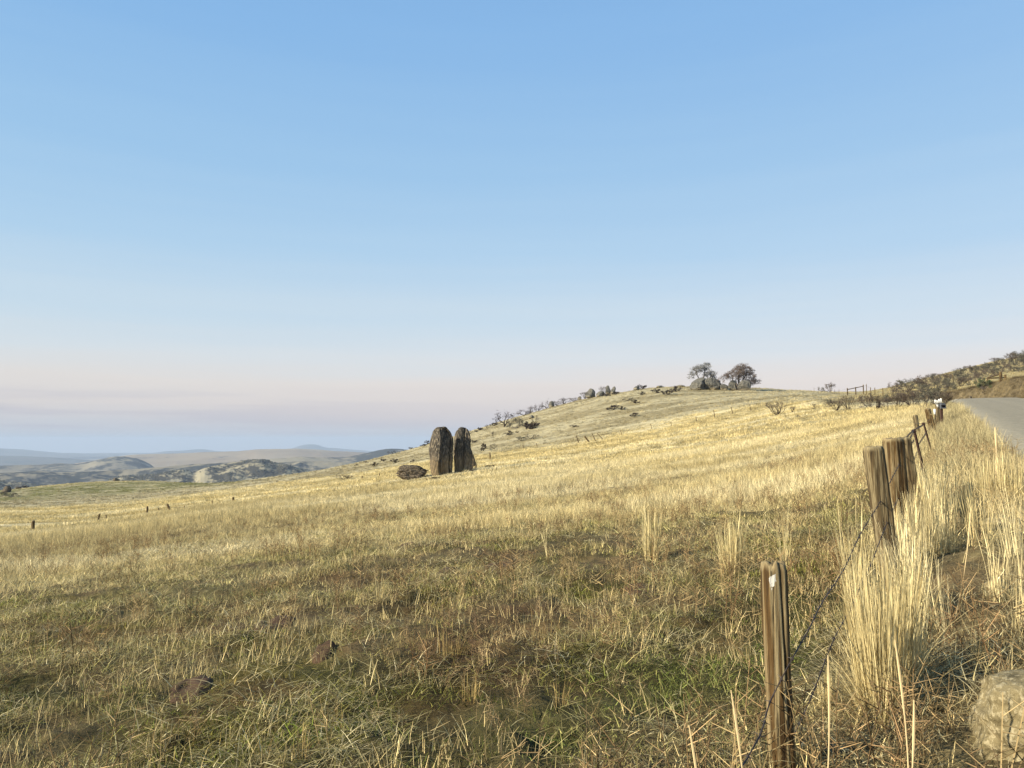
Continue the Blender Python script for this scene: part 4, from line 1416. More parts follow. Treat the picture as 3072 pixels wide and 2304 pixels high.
# ------------------------------------------------------------------ fences further off
def simple_post(parent, org, top, bot_xy, w, name='fence_post', mat=None, label=None):
    g = hz(*bot_xy); b = Vector((bot_xy[0], bot_xy[1], g - 0.15)); t = Vector(top)
    me = post_mesh(name, b, t, w, w, int(w * 1000) + int(abs(t.x) * 10), mat or M_WOODB, nz=14, na=10, jag=0.02)
    o = obj(name, me, parent, b - org)
    if label: o['label'] = label
    return o


def field_fence():
    # line of old posts across the meadow: (base px, base py, top px, top py, forward distance, width)
    spec = [(33, 531, 32.9, 522, 84, 0.20, 'leftmost upright dark post'), (97, 522, 99.3, 515.2, 100, 0.17, 'post leaning right, second from the left'),
            (106.5, 520, 105.8, 515.8, 103, 0.08, None), (146.8, 514.5, 147.2, 507.5, 106, 0.19, 'upright dark post mid way'), (158.4, 513, 158.2, 509, 110, 0.09, None),
            (171, 511.5, 167, 505.3, 112, 0.2, 'post leaning strongly left'), (184, 510, 184.2, 506.8, 118, 0.07, None),
            (212.2, 506.5, 212.0, 502, 128, 0.08, None), (233.2, 502.5, 233.1, 498.3, 140, 0.2, 'short dark stump of a post'),
            (362, 479.5, 362.2, 477.2, 150, 0.2, None), (379.4, 477.6, 379.2, 474.4, 152, 0.12, None)]
    pts = []
    for b0, b1, t0, t1, dist, w, lb in spec:
        x, y, z, d = hit(b0, b1, 60, 230)
        s = d / F
        pts.append((x, y, z, (t0 - b0) * s, (b1 - t1 + 1.2) * s, w, lb))
    org = Vector(pts[0][:3]); f = empty('old_field_fence', org)
    tag(f, 'broken line of leaning posts crossing the meadow at left', 'fence')
    for x, y, z, dx, h, w, lb in pts:
        simple_post(f, org, (x + dx, y, z + h), (x, y), w, label=lb)
    for a, b in zip(pts[:-1], pts[1:]):
        for fr in (0.85,):
            mb = MB(); mb.tube([p - org for p in wire_pts(Vector((a[0] + a[3] * fr, a[1], a[2] + a[4] * fr)), Vector((b[0] + b[3] * fr, b[1], b[2] + b[4] * fr)), 0.25, 10)], 0.006, 3)
            mb.build('wire', M_WIRE, f)
    spec = [(490.3, 459.3, 489.9, 454.2, 0.2, 'dark post right of the stone pillars'), (524, 449, 523, 446.5, 0.1, None), (537.5, 447, 536.4, 444.5, 0.1, None),
            (579.2, 443.5, 576.8, 437.0, 0.14, 'thin post leaning left, first of the close group'), (589.5, 442, 585.3, 437.6, 0.26, 'thickest post of the close group, leaning left'),
            (596, 440.8, 592.5, 434.8, 0.12, 'post of the close group with wire wound on its head'), (603.5, 439.2, 598, 434.8, 0.11, 'rightmost post of the close group, leaning strongly'),
            (622.5, 435.5, 620.5, 431.8, 0.1, None), (652, 429, 650.8, 425.5, 0.08, None), (671.5, 426.5, 671, 423.3, 0.08, None),
            (696.5, 421.5, 696, 418, 0.1, None), (714.8, 417.5, 714, 411.5, 0.1, None), (733, 414, 731.5, 408.5, 0.1, None), (751, 410.5, 749.8, 405.5, 0.08, None)]
    pts = []
    for b0, b1, t0, t1, w, lb in spec:
        x, y, z, d = hit(b0, b1, 90, 230); s = d / F
        pts.append((x, y, z, (t0 - b0) * s * 1.2, (b1 - t1 + 1.6) * s, w * 1.15, lb))
    org = Vector(pts[0][:3]); f = empty('old_field_fence', org)
    tag(f, 'sagging fence of thin tilted posts along the foot of the hill', 'fence')
    for x, y, z, dx, h, w, lb in pts:
        simple_post(f, org, (x + dx, y, z + h), (x, y), w, label=lb)
    for a, b in zip(pts[:-1], pts[1:]):
        mb = MB(); mb.tube([p - org for p in wire_pts(Vector((a[0] + a[3] * .8, a[1], a[2] + a[4] * .8)), Vector((b[0] + b[3] * .8, b[1], b[2] + b[4] * .8)), 0.3, 10)], 0.006, 3)
        mb.build('wire', M_WIRE, f)
    # rail brace and stakes on the skyline
    x, y, z, d = hit(855, 394.5, 100, 190); s = d / F
    org = Vector((x, y, z)); f = empty('rail_fence', org)
    tag(f, 'short rail brace of three dark posts and one rail on the skyline', 'fence')
    tops = []
    for px, tp in ((847.3, 388.0), (855.6, 387.0), (863.2, 384.6)):
        X = x + (px - 855) * s; Y = y + (px - 855) * 0.05
        t = at(px, tp, Y); tops.append(at(px, tp + 1.6, Y))
        simple_post(f, org, t, (t.x, Y), 0.22)
    mb = MB(); mb.tube([tops[0] - org, tops[2] - org], 0.09, 6); mb.build('rail', M_WOODB, f)
    x0, y0, z0, d0 = hit(883, 395.5, 100, 190)
    org = Vector((x0, y0, z0)); f = empty('wire_fence', org)
    tag(f, 'wire fence of thin posts on the skyline right of the rail brace', 'fence')
    pl = []
    for px, tp in ((866.3, 384.0), (870.5, 387.2), (874.7, 387.5), (882.7, 388.0), (839, 389.3), (834.5, 389.5), (830, 389.6), (825, 389.0), (818, 386.5), (814, 387.5)):
        Y = y0 + (883 - px) * 0.9
        t = at(px, tp, Y); simple_post(f, org, t, (t.x, Y), 0.13 if px > 860 else 0.07)
        pl.append(t)
    a = sorted(pl, key=lambda p: p.x)
    mb = MB()
    mb.tube([p - org - Vector((0, 0, 0.3)) for p in a], 0.012, 3); mb.build('wire', M_WIRE, f)
    # timber brace at the right
    x, y, z, d = hit(1000.4, 382.2, 110, 220)
    org = Vector((x, y, z)); f = empty('timber_brace', org)
    tag(f, 'timber fence brace with a sloping rail on the golden slope above the road', 'fence')
    xl, yl, zl, dl = hit(987.4, 383.5, 105, 300); yl = min(yl, y + 14)
    A = at(987.6, 377.8, yl); B = at(1000.4, 373.9, y); C2 = at(987.6, 378.6, yl); D = at(1005.5, 377.3, y - 0.5)
    t = at(1000.4, 371.6, y); simple_post(f, org, t, (t.x, y), 0.3, label='taller post of the brace')
    t = at(1005.3, 374.4, y - 0.4); simple_post(f, org, t, (t.x, y - 0.4), 0.24)
    t = at(987.4, 377.3, yl); simple_post(f, org, t, (t.x, yl), 0.22)
    mb = MB(); mb.tube([A - org, B - org], 0.11, 6); mb.build('rail', M_WOODB, f)
    mb = MB(); mb.tube([C2 - org, D - org], 0.11, 6); mb.build('rail', M_WOODB, f)
    x, y, z, d = hit(953, 382, 90, 180)
    t = at(952.2, 374.2, y); b = Vector((t.x + 0.3, y, hz(t.x + 0.3, y) - 0.2))
    o = obj('fence_post', post_mesh('fence_post', b, t, 0.2, 0.2, 5, M_WOODG, nz=14, na=10), None, b)
    tag(o, 'lone pale post in the shrubs between the clearing and the road', 'post')


field_fence()

# ------------------------------------------------------------------ tussocks and stalks that can be told apart
M_STRAW = mat_v('straw_blades', (0.20, 0.145, 0.055), (0.82, 0.70, 0.38), 0.25, 0.65)
M_OCHRE = mat_v('ochre_stems', (0.13, 0.085, 0.03), (0.42, 0.31, 0.13), 0.15, 0.8)
M_STALK = mat_v('dry_stalks', (0.30, 0.20, 0.09), (0.66, 0.52, 0.29), 0.1, 0.7)


def tussock(px, py, hpx, wpx, n, seed, label, droop=0.15, width=(0.004, 0.0075), lean=0.0, mat=None):
    x, y, z, d = hit(px, py)
    h = hpx * d / F; w = wpx * d / F
    R = random.Random(seed); U = R.uniform; mb = MB()
    for i in range(n):
        a = U(0, 6.28); q = w / 2 * 0.75 * math.sqrt(U(0, 1))
        bx, by = q * math.cos(a), q * math.sin(a)
        hh = h * (U(0.25, 0.85) if U(0, 1) < 0.6 else U(0.6, 1.05))
        ld = a + U(-0.9, 0.9)
        tang = U(0, 1) < 0.22
        blade(mb, bx, by, hh * (U(0.5, 0.9) if tang else 1), U(*width), ld, abs(R.gauss(0, 0.24 if tang else 0.075)) + 0.02 * q / (w / 2), U(0.3, 1.6) if tang else U(-0.08, 0.2), U(0, 6.28), U(0.0, 1.0) ** 0.8, 5, hz(x + bx, y + by) - z - 0.02, head=R.choice([0.25, 0.25, 0.3, 1.3]))
    for i in range(int(n * droop)):
        a = U(0, 6.28); q = w / 2 * U(0.4, 0.8)
        blade(mb, q * math.cos(a), q * math.sin(a), h * U(0.3, 0.75), U(*width), a, U(0.35, 0.9), U(0.5, 1.5), a + 1.57 + U(-0.5, 0.5), U(0.0, 0.8), 6)
    o = mb.build('grass_tussock', mat or M_STRAW, None, loc=(x, y, z))
    o.rotation_euler = (0, lean, 0)
    tag(o, label, 'grass tussock', 'tall straw tussocks')
    return o


tussock(886, 718, 168, 66, 950, 1, 'biggest tussock of tall straw, at the foot of the thick post trio', 0.3, (0.003, 0.006))
tussock(914, 690, 105, 26, 160, 2, 'yellow tuft standing against the right side of the biggest tussock', 0.3)
tussock(897, 640, 95, 60, 260, 12, 'pale tall tussock hiding the feet of the thick posts', 0.2)
tussock(855, 610, 110, 22, 130, 13, 'slender tuft of long stems left of the thick posts', 0.25)
tussock(651, 559, 60, 18, 170, 3, 'straw tussock alone in the field, leftmost of the two stout ones', 0.2, (0.006, 0.010))
tussock(731, 578, 66, 26, 260, 4, 'yellow straw tussock in the field above the nearest post', 0.2, (0.006, 0.010))
tussock(786, 572, 58, 9, 34, 5, 'thin wispy tuft of stems right of the nearest post top', 0.3, (0.005, 0.009))
tussock(786, 545, 45, 5, 14, 14, 'few very thin stems behind the wispy tuft', 0.3, (0.005, 0.009))
tussock(826, 705, 38, 22, 110, 6, 'low yellow tuft between the nearest post and the biggest tussock', 0.5)
tussock(979, 660, 34, 14, 60, 7, 'little yellow tuft alone on the matted straw right of the biggest tussock', 0.3)
tussock(957, 522, 52, 34, 260, 8, 'straw tussock at the edge of the matted straw near the verge stones', 0.25)
tussock(990, 498, 52, 40, 320, 9, 'wide sunlit tussock on the verge below the road', 0.2)
tussock(1014, 500, 50, 34, 260, 10, 'straw tussock touching the right edge of the view', 0.2)
tussock(380, 603, 52, 10, 26, 11, 'small upright straw tuft in the middle of the near field', 0.3)
tussock(548, 560, 40, 6, 12, 15, 'sparse thin tuft in the mid field', 0.3)
for i, (px, py, h, w, n) in enumerate([(300, 758, 46, 26, 26), (262, 762, 60, 20, 14), (190, 745, 50, 8, 6), (335, 730, 34, 20, 22), (560, 705, 40, 18, 22), (452, 655, 34, 34, 60), (470, 700, 44, 26, 30), (545, 640, 36, 34, 50)]):
    tussock(px, py, h, w, n, 40 + i, ['golden stubble tuft at the bottom edge, left of centre', 'tall thin stems left of the golden stubble tuft at the bottom', 'single tall dry stems before the dark earth patch', 'short golden tuft up from the bottom edge',
            'golden tuft left of the nearest post', 'ochre tangle of stems in the middle of the turf', 'thin stems below the ochre tangle', 'ochre tuft right of the ochre tangle'][i], 0.8, (0.0025, 0.005), 0.0, M_OCHRE)


def long_stalks():
    R = random.Random(5)
    spec = [(953, 596, 971, 507, 5.6, 'long straw stem arching up over the matted straw on the right'), (906, 768, 895, 640, 3.0, 'blurred upright stalk at the bottom right of the nearest post'),
            (893, 775, 914, 700, 2.9, 'thick pale stalk at the bottom edge below the biggest tussock'), (816, 790, 828, 655, 3.0, 'tall stalk between the nearest post and the biggest tussock'),
            (702, 790, 689, 725, 2.8, 'pale stalk leaning left at the bottom edge'), (745, 790, 731, 690, 2.9, 'fine stalk left of the nearest post'),
            (994, 465, 995, 427, 11, 'tall single straw standing against the gravel road')]
    for a, b, c, d, dep, lb in spec:
        p0 = at(a, b, dep); p0.z = hz(p0.x, p0.y) - 0.02; p1 = at(c, d, dep)
        mb = MB(); n = 8; bow = Vector((0.02, 0, 0))
        pts = [p0.lerp(p1, i / n) + bow * math.sin(math.pi * i / n) - p0 for i in range(n + 1)]
        rad = [0.0034 - 0.0015 * i / n for i in range(n + 1)]; rad[-2] = 0.0045; rad[-3] = 0.0045
        if dep > 9: rad = [r * 3 for r in rad]
        mb.tube(pts, rad, 5, 0.9)
        o = mb.build('dry_stalk', M_STALK, None, loc=p0); tag(o, lb, 'dry stalk', 'single dry stalks')


long_stalks()

# ------------------------------------------------------------------ shrubs and trees
M_TWIG = mat_v('grey_twigs', (0.035, 0.03, 0.026), (0.13, 0.11, 0.095))
M_TWIGD = mat_v('dark_twigs', (0.018, 0.013, 0.011), (0.06, 0.045, 0.036))
M_BARK = mat_v('grey_bark', (0.045, 0.038, 0.032), (0.14, 0.12, 0.10), scale=6.0)
M_LEAFR = mat_v('rusty_leaves', (0.075, 0.06, 0.05), (0.24, 0.185, 0.155), 0.3)
M_LEAFG = mat_v('grey_green_leaves', (0.12, 0.12, 0.115), (0.36, 0.355, 0.345), 0.35)
M_SHRL = mat_v('shrub_leaves', (0.035, 0.034, 0.026), (0.15, 0.14, 0.10), 0.1)
M_SHRB = mat_v('brown_shrub_leaves', (0.045, 0.035, 0.028), (0.17, 0.135, 0.10), 0.1)
M_JUN = mat_v('dark_green_leaves', (0.03, 0.04, 0.02), (0.10, 0.12, 0.06), 0.1)


def grow(mb, tips, p, d, L, r, depth, R, spread, up, kink=0.35, n=3, sides=4):
    pts = [p.copy()]; rad = [r]
    dd = d.normalized()
    for i in range(n):
        dd = (dd + Vector((R.gauss(0, kink), R.gauss(0, kink), R.gauss(0, kink * 0.6) + up * 0.2))).normalized()
        pts.append(pts[-1] + dd * L / n); rad.append(max(r * (1 - 0.45 * (i + 1) / n), 0.004))
    mb.tube(pts, rad, sides, R.uniform(0.2, 0.9), False)
    if depth <= 0:
        tips.append((pts[-1], dd)); tips.append((pts[-2], dd)); return
    k = R.choice([2, 2, 3])
    for i in range(k):
        a = R.uniform(0, 6.28); s = R.uniform(0.35, 1.0) * spread
        u = dd.cross(Vector((0.3, 0.5, 0.8))).normalized(); v = dd.cross(u)
        nd = (dd + (u * math.cos(a) + v * math.sin(a)) * s + Vector((0, 0, up * 0.3))).normalized()
        j = R.choice([n, n, n - 1])
        grow(mb, tips, pts[j], nd, L * R.uniform(0.62, 0.85), rad[j] * 0.72, depth - 1, R, spread, up, kink, n, sides)


def spray(mb, tips, R, per, rad, size, thin=0.35):
    for p, d in tips:
        for _ in range(per):
            c = p + Vector((R.gauss(0, rad), R.gauss(0, rad), R.gauss(0, rad * 0.7)))
            a = Vector((R.gauss(0, 1), R.gauss(0, 1), R.gauss(0, 1))).normalized(); b = a.cross(Vector((R.gauss(0, 1), R.gauss(0, 1), R.gauss(0, 1)))).normalized()
            s = size * R.uniform(0.5, 1.4)
            mb.add([c - a * s, c + b * s * thin, c + a * s, c - b * s * thin], [(0, 1, 2, 3)], R.uniform(0, 1))


def plant_meshes(kind, seed):
    """unit plants, about 1 m wide and tall; returns list of (part name, mesh)"""
    R = random.Random(seed * 17 + hash_s(kind)); st = MB(); lf = MB(); tips = []
    if kind == 'bushy':
        for i in range(9):
            a = R.uniform(0, 6.28); grow(st, tips, Vector((0.05 * math.cos(a), 0.05 * math.sin(a), 0)), Vector((math.cos(a) * R.uniform(0.2, 1.1), math.sin(a) * R.uniform(0.2, 1.1), 0.75)), 0.33, 0.016, 2, R, 0.7, 0.2)
        spray(lf, tips, R, 9, 0.065, 0.035, 0.4)
    elif kind == 'bare':
        for i in range(15):
            a = R.uniform(0, 6.28); grow(st, tips, Vector((0.04 * math.cos(a), 0.04 * math.sin(a), 0)), Vector((math.cos(a) * R.uniform(0.1, 1.0), math.sin(a) * R.uniform(0.1, 1.0), 1.0)), 0.42, 0.018, 2, R, 0.4, 0.35, 0.16)
        spray(lf, tips, R, 3, 0.05, 0.06, 0.10)
    elif kind == 'scrub':
        for i in range(5):
            a = R.uniform(0, 6.28); grow(st, tips, Vector((0.02, 0, 0)), Vector((math.cos(a) * R.uniform(0.3, 1.2), math.sin(a) * 0.5, 0.8)), 0.45, 0.05, 2, R, 0.9, 0.1, 0.4, 2)
        spray(lf, tips, R, 10, 0.08, 0.075, 0.5)
    elif kind == 'snag':
        for i in range(3):
            a = R.uniform(0, 6.28); grow(st, tips, Vector((0.02, 0, 0)), Vector((math.cos(a) * R.uniform(0.3, 0.9), math.sin(a) * 0.4, 0.9)), 0.42, 0.055, 3, R, 0.8, 0.1, 0.45, 3)
        spray(lf, tips, R, 4, 0.13, 0.05, 0.35)
    elif kind == 'juniper':
        for i in range(12):
            a = R.uniform(0, 6.28); grow(st, tips, Vector((0.02, 0, 0)), Vector((math.cos(a), math.sin(a), R.uniform(0.3, 1.4))), 0.3, 0.02, 2, R, 0.6, 0.2, 0.2)
        spray(lf, tips, R, 10, 0.05, 0.05, 0.3)
    sm = st
    lm = lf
    # scale to unit width/height
    A = np.array(sm.V + lm.V)
    zs = np.percentile(A[:, 2], 99.5); w = np.percentile(A[:, 0], 98.5) - np.percentile(A[:, 0], 1.5)
    f = lambda V: [(v[0] / w, v[1] / w, max(v[2], -0.02) / zs) for v in V]
    sm.V = f(sm.V); lm.V = f(lm.V)
    tm, tl = {'bushy': (M_TWIG, M_SHRL), 'bare': (M_TWIGD, M_SHRB), 'scrub': (M_TWIGD, M_TWIGD), 'snag': (M_TWIGD, M_TWIGD), 'juniper': (M_TWIG, M_JUN)}[kind]
    return [('stems', sm.mesh(kind + '_stems', tm)), ('twigs' if kind in ('bare', 'scrub', 'snag') else 'foliage', lm.mesh(kind + '_foliage', tl))]


PLANTS = {}


def plant(kind, var, loc, w, h, rz, name, label, cat='shrub', group=None, leafmat=None, depth=None):
    key = (kind, var)
    if key not in PLANTS: PLANTS[key] = plant_meshes(kind, var)
    e = empty(name, loc, rz); e.scale = (w, depth or w, h)
    for nm, me in PLANTS[key]:
        o = bpy.data.objects.new(nm, me); COL.objects.link(o); o.parent = e
        if nm == 'twigs': o['kind'] = 'stuff'
        if leafmat and nm != 'stems':
            o.material_slots[0].link = 'OBJECT'; o.material_slots[0].material = leafmat
    tag(e, label, cat, group)
    return e


def plant_px(kind, var, px, py, wpx, hpx, name, label, group=None, rmin=1.2, rmax=650, leafmat=None, cat='shrub', sink=0.02):
    x, y, z, d = hit(px, py, rmin, rmax)
    s = d / F
    return plant(kind, var, (x, y, z - sink), wpx * s, hpx * s, random.uniform(-0.5, 0.5), name, label, cat, group, leafmat)


def shrub_label(px, py):
    if py < np.interp(px, [890, 900, 931, 950, 975, 1000, 1040], [391, 388, 380, 381, 372, 364, 352]) + 2:
        return ('grey brown shrub standing along the skyline of the right hillside', 'shrub', 'skyline shrubs of the right hillside')
    if px > 975:
        return ('dark shrub on the right hillside just above the golden clearing', 'shrub', 'shrubs above the golden clearing')
    if px > 940:
        return ('grey shrub on the slope between the clearing and the thicket', 'shrub', 'shrubs beside the clearing')
    return ('grey brown shrub in the dense thicket inside the bend of the road', 'shrub', 'shrubs of the thicket at the road bend')


def shrubs():
    # dark scrub dotted over the hill: px, base py, width, height, kind, label
    L = [
        (504, 426.8, 13, 16, 'snag', 'gnarled bare snag at the left end of the ridge scrub'),
        (517, 428.2, 14, 12, 'bushy', 'dense grey bush beside the gnarled snag'),
        (524, 416.0, 12, 7, 'snag', 'dark branchy scrub on the skyline above the grey bush'),
        (531, 413, 7, 8, 'snag', 'dark skyline scrub, first right of the grey bush'),
        (538.5, 411, 7, 7, 'snag', 'thin upright skyline snag left of the pointed rock'),
        (546, 408.8, 7, 10, 'snag', 'tall twisted snag touching the pointed rock'),
        (557, 405.5, 8, 5, 'bare', 'pale twiggy bush just right of the pointed rock'),
        (564, 404, 10, 7, 'snag', 'dark skyline scrub right of the pointed rock'),
        (574, 401, 7, 4, 'bare', 'faint twiggy bush left of the biggest ridge boulder'),
        (585, 397.5, 6, 7, 'bare', 'bare bush against the left of the biggest ridge boulder'),
        (603, 395, 6, 9, 'bare', 'bare bush between the ridge boulders'),
        (606, 396, 6, 3, 'scrub', 'dark low scrub at the foot of the ridge boulder pair'),
        (616, 394.5, 5, 3, 'scrub', 'dark low scrub right of the ridge boulder pair'),
        (535, 424.5, 7, 11, 'snag', 'bent snag on the slope below the skyline scrub'),
        (530.5, 429.5, 13, 8, 'scrub', 'wide dark scrub on the slope below the bent snag'),
        (521.6, 441, 6.5, 5, 'bushy', 'small grey bush low on the hill above the meadow'),
        (531.5, 440.3, 10, 6.5, 'snag', 'low spreading snag beside the small grey bush'),
        (509, 435.3, 6, 5, 'scrub', 'dark scrub mid slope below the gnarled snag'),
        (517, 433, 2.4, 2, 'scrub', 'tiny dark tuft of scrub mid slope'),
        (493, 436.5, 4, 6, 'snag', 'forked dead stick standing on the left slope'),
        (483.5, 451, 4.5, 7.5, 'scrub', 'dark pointed bush right of the stone pillars'),
        (493.5, 449.5, 5, 7, 'snag', 'hooked dark bush right of the pointed one'),
        (473, 443, 5, 3, 'scrub', 'small brown scrub just behind the right pillar'),
        (574, 427, 6.5, 2.2, 'scrub', 'flat dark scrub in the middle of the open slope'),
        (613.5, 410, 8, 5, 'scrub', 'branchy scrub, left of a pair high on the slope'),
        (622, 410.2, 5, 4, 'scrub', 'compact scrub, right of a pair high on the slope'),
        (627.5, 400.8, 9, 4, 'snag', 'long low scrub just under the skyline'),
        (635.5, 403.5, 6, 4.2, 'scrub', 'round dark scrub right of the long low one'),
        (634.6, 416.5, 5.5, 4, 'scrub', 'lowest dark scrub in the middle of the slope'),
        (642, 394.8, 5, 3.4, 'scrub', 'small scrub under the skyline rock with a bush'),
        (641.5, 388.5, 6, 5, 'scrub', 'dark bush on the skyline beside a low rock'),
        (657, 393, 8.5, 4.6, 'scrub', 'left scrub of three close under the flat slabs'),
        (668.3, 395, 7.5, 4.8, 'scrub', 'middle scrub of three close under the flat slabs'),
        (676, 391.8, 7.5, 6, 'scrub', 'right and tallest scrub of three close under the flat slabs'),
        (480, 430.5, 5, 3, 'scrub', 'reddish scrub on the skyline right of the pillars'),
        (487, 428.6, 5, 4, 'snag', 'thin skyline snag right of the pillars'),
        (494, 426, 6, 3, 'scrub', 'low skyline scrub left of the gnarled snag'),
        (469.5, 434.2, 4, 5, 'snag', 'skyline snag nearest the right pillar'),
        (476, 432, 3, 2, 'scrub', 'tiny skyline scrub right of the right pillar'),
        (427.5, 443.2, 4.5, 4, 'scrub', 'dark scrub touching the left side of the left pillar'),
        (424, 446.5, 4.5, 2.5, 'scrub', 'low scrub left of the left pillar'),
        (393, 451.8, 8, 4, 'snag', 'branchy scrub on the skyline left of the pillars'),
        (410.5, 447.3, 2.6, 2, 'scrub', 'tiny scrub on the skyline left of the pillars'),
        (395, 463, 7, 4.5, 'scrub', 'branchy scrub on the slope above the layered boulder'),
        (413, 462, 3.4, 2.6, 'scrub', 'small scrub above the right end of the layered boulder'),
        (374.5, 466, 5.5, 4, 'scrub', 'round dark scrub left of the layered boulder'),
        (383, 461.5, 4, 3, 'scrub', 'small scrub up slope of the round dark one'),
        (366, 463, 3.4, 2, 'scrub', 'small scrub furthest left on the slope'),
        (356.5, 465.5, 3, 1.2, 'scrub', 'tiny scrub where the slope meets the valley'),
        (345, 479.5, 13, 4.5, 'bare', 'pale dead brush in the meadow left of the layered boulder'),
        (473.5, 471.5, 7, 5, 'bare', 'brown dead brush at the foot of the right pillar'),
        (490.5, 467, 8, 2.2, 'scrub', 'flat dark litter of branches in the grass right of the pillars'),
        (434, 479.8, 9, 3, 'scrub', 'fallen dark branches in front of the left pillar'),
        (2, 496.5, 9, 5, 'bushy', 'dark green bush cut by the left edge below the knoll'),
        (11, 497, 8, 4.5, 'bushy', 'dark bush right of the one at the left edge'),
        (24, 487, 4, 2.4, 'scrub', 'small olive scrub on the left end of the knoll'),
    ]
    for i, (px, py, w, h, k, lb) in enumerate(L):
        nm = {'scrub': 'scrub_bush', 'snag': 'dead_snag', 'bushy': 'leafy_bush', 'bare': 'bare_bush'}[k]
        plant_px(k, i % 4, px, py, w * 1.45, h * 0.98, nm, lb, rmax=380 if px < 100 else 290, cat='bush')
    # bigger bushes in the right middle distance
    B = [
        (777, 414.8, 19, 13, 'bare', 'fan shaped bush of bare stems alone in the golden grass'),
        (792.5, 410.5, 7, 6, 'bare', 'faint tan bush right of the fan shaped one'),
        (797, 418.6, 7, 4.5, 'bushy', 'small olive bush low in the grass right of the fan shaped one'),
        (814.6, 407, 10, 7, 'snag', 'arched dead branch in the golden grass'),
        (829, 406, 9, 10, 'bushy', 'upright olive bush at the left of the bush row'),
        (836.5, 410.8, 16, 11, 'bare', 'tangled twiggy bush low at the left of the bush row'),
        (848, 410, 17, 15, 'bare', 'broad dark tangled bush, second in the bush row'),
        (869.6, 408.4, 19, 15, 'bushy', 'large round grey bush in the middle of the bush row'),
        (878.5, 409.5, 5, 10, 'scrub', 'narrow black burnt stump of a bush between two bushes'),
        (886, 408.6, 14, 12, 'bushy', 'rounded bush right of the black stump'),
        (899, 407.5, 18, 15, 'bare', 'sprawling brown bush before the shrub mass'),
        (912, 407, 18, 17, 'bare', 'brown thicket with a black gap under it'),
        (926, 409, 22, 22, 'bushy', 'tall grey brown thicket behind the leaning brown post'),
        (944, 408, 26, 17, 'bare', 'fan of bare stems at the inside of the road bend'),
        (821, 391.6, 6, 5, 'bushy', 'small dark skyline bush left of the rail brace'),
        (830.5, 392.2, 9, 9.5, 'bushy', 'tall dark skyline bush left of the rail brace'),
        (984, 391, 13, 12, 'juniper', 'dark green spiky bush on the end of the cut bank'),
    ]
    for i, (px, py, w, h, k, lb) in enumerate(B):
        rmx = 105 if py > 400 else 260
        plant_px(k, i % 4, px, py, w, h, {'scrub': 'burnt_stump', 'snag': 'dead_snag', 'bushy': 'leafy_bush', 'bare': 'bare_bush', 'juniper': 'spiky_bush'}[k], lb,
                 rmin=30, rmax=rmx, cat='bush', leafmat=M_SHRB if k == 'bushy' and i % 2 else None)
    # shrub cover of the hillside right of the road
    R = random.Random(3); n = 0
    cells = []
    for px in np.arange(893, 1040, 6.4):
        top = np.interp(px, [890, 900, 931, 950, 975, 1000, 1040], [391, 388, 380, 381, 372, 364, 352])
        bot = np.interp(px, [890, 905, 930, 942, 960, 990, 1010, 1040], [401, 402, 400, 392, 388, 376, 372, 370])
        k = max(1, int((bot - top) / 4.2))
        for i in range(k + 1):
            py = top + (bot - top) * i / k + R.uniform(-1, 1)
            cells.append((px + R.uniform(-3, 3), py))
    cells.sort(key=lambda c: c[1])
    for px, py in cells:
        x, y, z, d = hit(px, py, 88, 520)
        w = R.uniform(9, 15) * min(1.0, 190 / d + 0.25) * d / F; h = w * R.uniform(0.5, 0.8)
        dark = px > 985 and py < 372
        plant('bushy' if R.random() < 0.8 else 'bare', n % 4, (x, y, z - 0.05), w, h, R.uniform(0, 6.28), 'hillside_shrub',
              *shrub_label(px, py),
              None if dark or R.random() < 0.6 else M_SHRB)
        n += 1


shrubs()


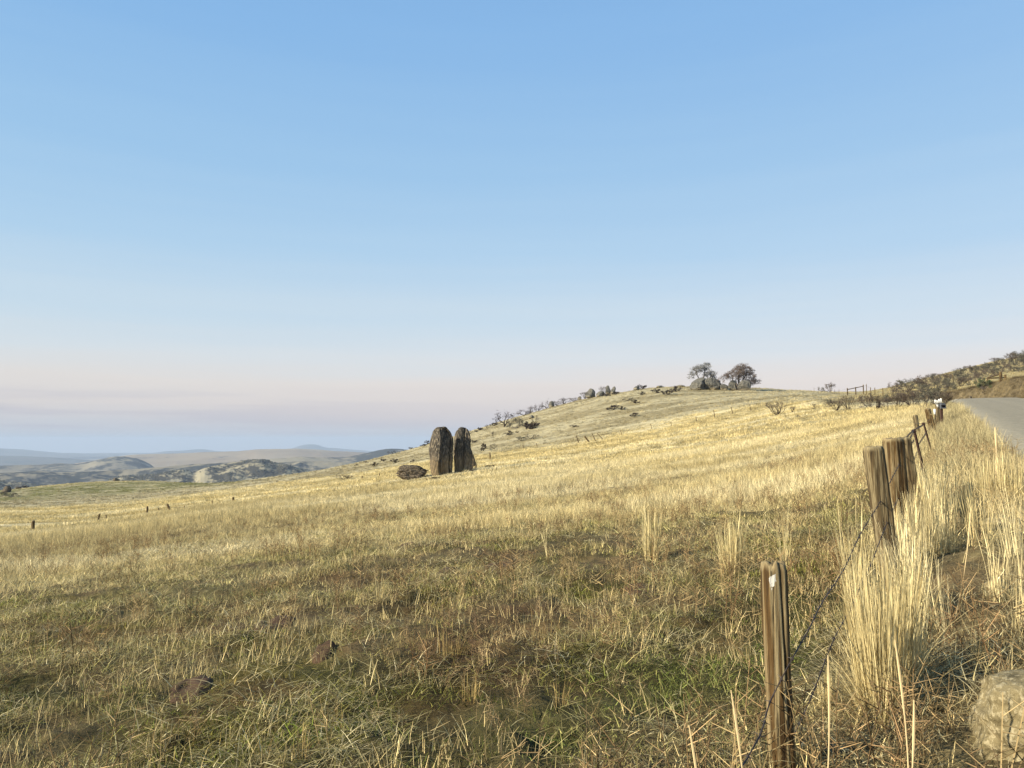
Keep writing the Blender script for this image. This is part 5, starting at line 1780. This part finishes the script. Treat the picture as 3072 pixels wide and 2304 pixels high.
def tree(px, py, base_dy, crown, seed, name, label, leaf, limbs, per, size):
    x, y, z, d = hit(px, py, 1.2, 246)
    s = d / F; y += base_dy
    z = hz(x, y)
    e = empty(name, (x, y, z)); tag(e, label, 'tree')
    R = random.Random(seed)
    tr = MB(); br = MB(); tips = []
    for (tx, tz, r) in limbs:       # leading limbs, in pixels from the foot
        p0 = Vector((0, 0, -0.3)); p1 = Vector((tx * 0.35 * s, R.uniform(-0.5, 0.5), tz * 0.5 * s)); p2 = Vector((tx * s * 0.75, R.uniform(-1, 1), tz * 0.8 * s)); p3 = Vector((tx * s, R.uniform(-1.5, 1.5), tz * s))
        tr.tube([p0, p1, p2, p3], [r, r * 0.8, r * 0.6, r * 0.42], 7, R.uniform(0.3, 0.7))
        for q, dd in ((p2, p2 - p1), (p3, p3 - p2), (p3, p3 - p2), (p1.lerp(p2, 0.6), p2 - p1)):
            for _ in range(2):
                grow(br, tips, q, (dd.normalized() + Vector((R.gauss(0, .6), R.gauss(0, .8), R.gauss(0.1, .35)))), 1.15, r * 0.36, 3, R, 0.75, 0.12, 0.32)
    lf = MB()
    keep = []
    for p, dd in tips:              # keep what falls inside the crown's outline
        u = p.x / s; w = p.z / s
        if any(((u - cx) / rx) ** 2 + ((w - cz) / rz) ** 2 < 1 for cx, cz, rx, rz in crown): keep.append((p, dd))
    # fill the lobes so that each carries foliage
    for cx, cz, rx, rz in crown:
        for _ in range(int(rx * rz * 1.6) + 6):
            a = R.uniform(0, 6.28); q = math.sqrt(R.uniform(0.05, 1)); dep = R.uniform(-1, 1) * math.sqrt(max(0, 1 - q * q))
            p = Vector(((cx + rx * q * math.cos(a)) * s, dep * rx * s * 0.9, (cz + rz * q * math.sin(a)) * s))
            keep.append((p, Vector((0, 0, 1))))
    spray(lf, keep, R, per, 0.30, size, 0.5)
    tr.build('trunk', M_BARK, e, True); br.build('branches', M_BARK, e); lf.build('crown', leaf, e)
    return e


tree(704, 387, 3.0, [(-11, 13, 4.0, 3.0), (-7, 18, 3.6, 3.6), (-1, 21, 5, 4), (5, 23, 4, 4.2), (9, 14, 4.0, 4.2), (13, 12, 3.5, 2.6), (3, 13, 3, 2.6), (8.5, 8.5, 4, 2.0)], 3, 'hilltop_tree',
     'airy pale grey tree behind the left boulders on the hilltop', M_LEAFG, [(-6, 18, 0.22), (4, 20, 0.28), (9, 13, 0.2)], 8, 0.16)
tree(741, 389, 2.0, [(-18, 11, 4, 3.0), (-14, 14, 4, 3.0), (-10, 15, 5, 4.0), (-4, 17, 6, 5), (2, 22, 7, 5.5), (8, 20, 7, 6), (12, 14, 6.5, 5), (5, 14, 8, 4.5), (18, 9, 3.2, 1.8), (13, 9, 5, 2.4)], 8, 'hilltop_tree',
     'dense rust coloured tree growing out of the right boulders on the hilltop', M_LEAFR, [(-7, 14, 0.3), (1, 21, 0.38), (9, 18, 0.32), (14, 10, 0.2)], 7, 0.15)
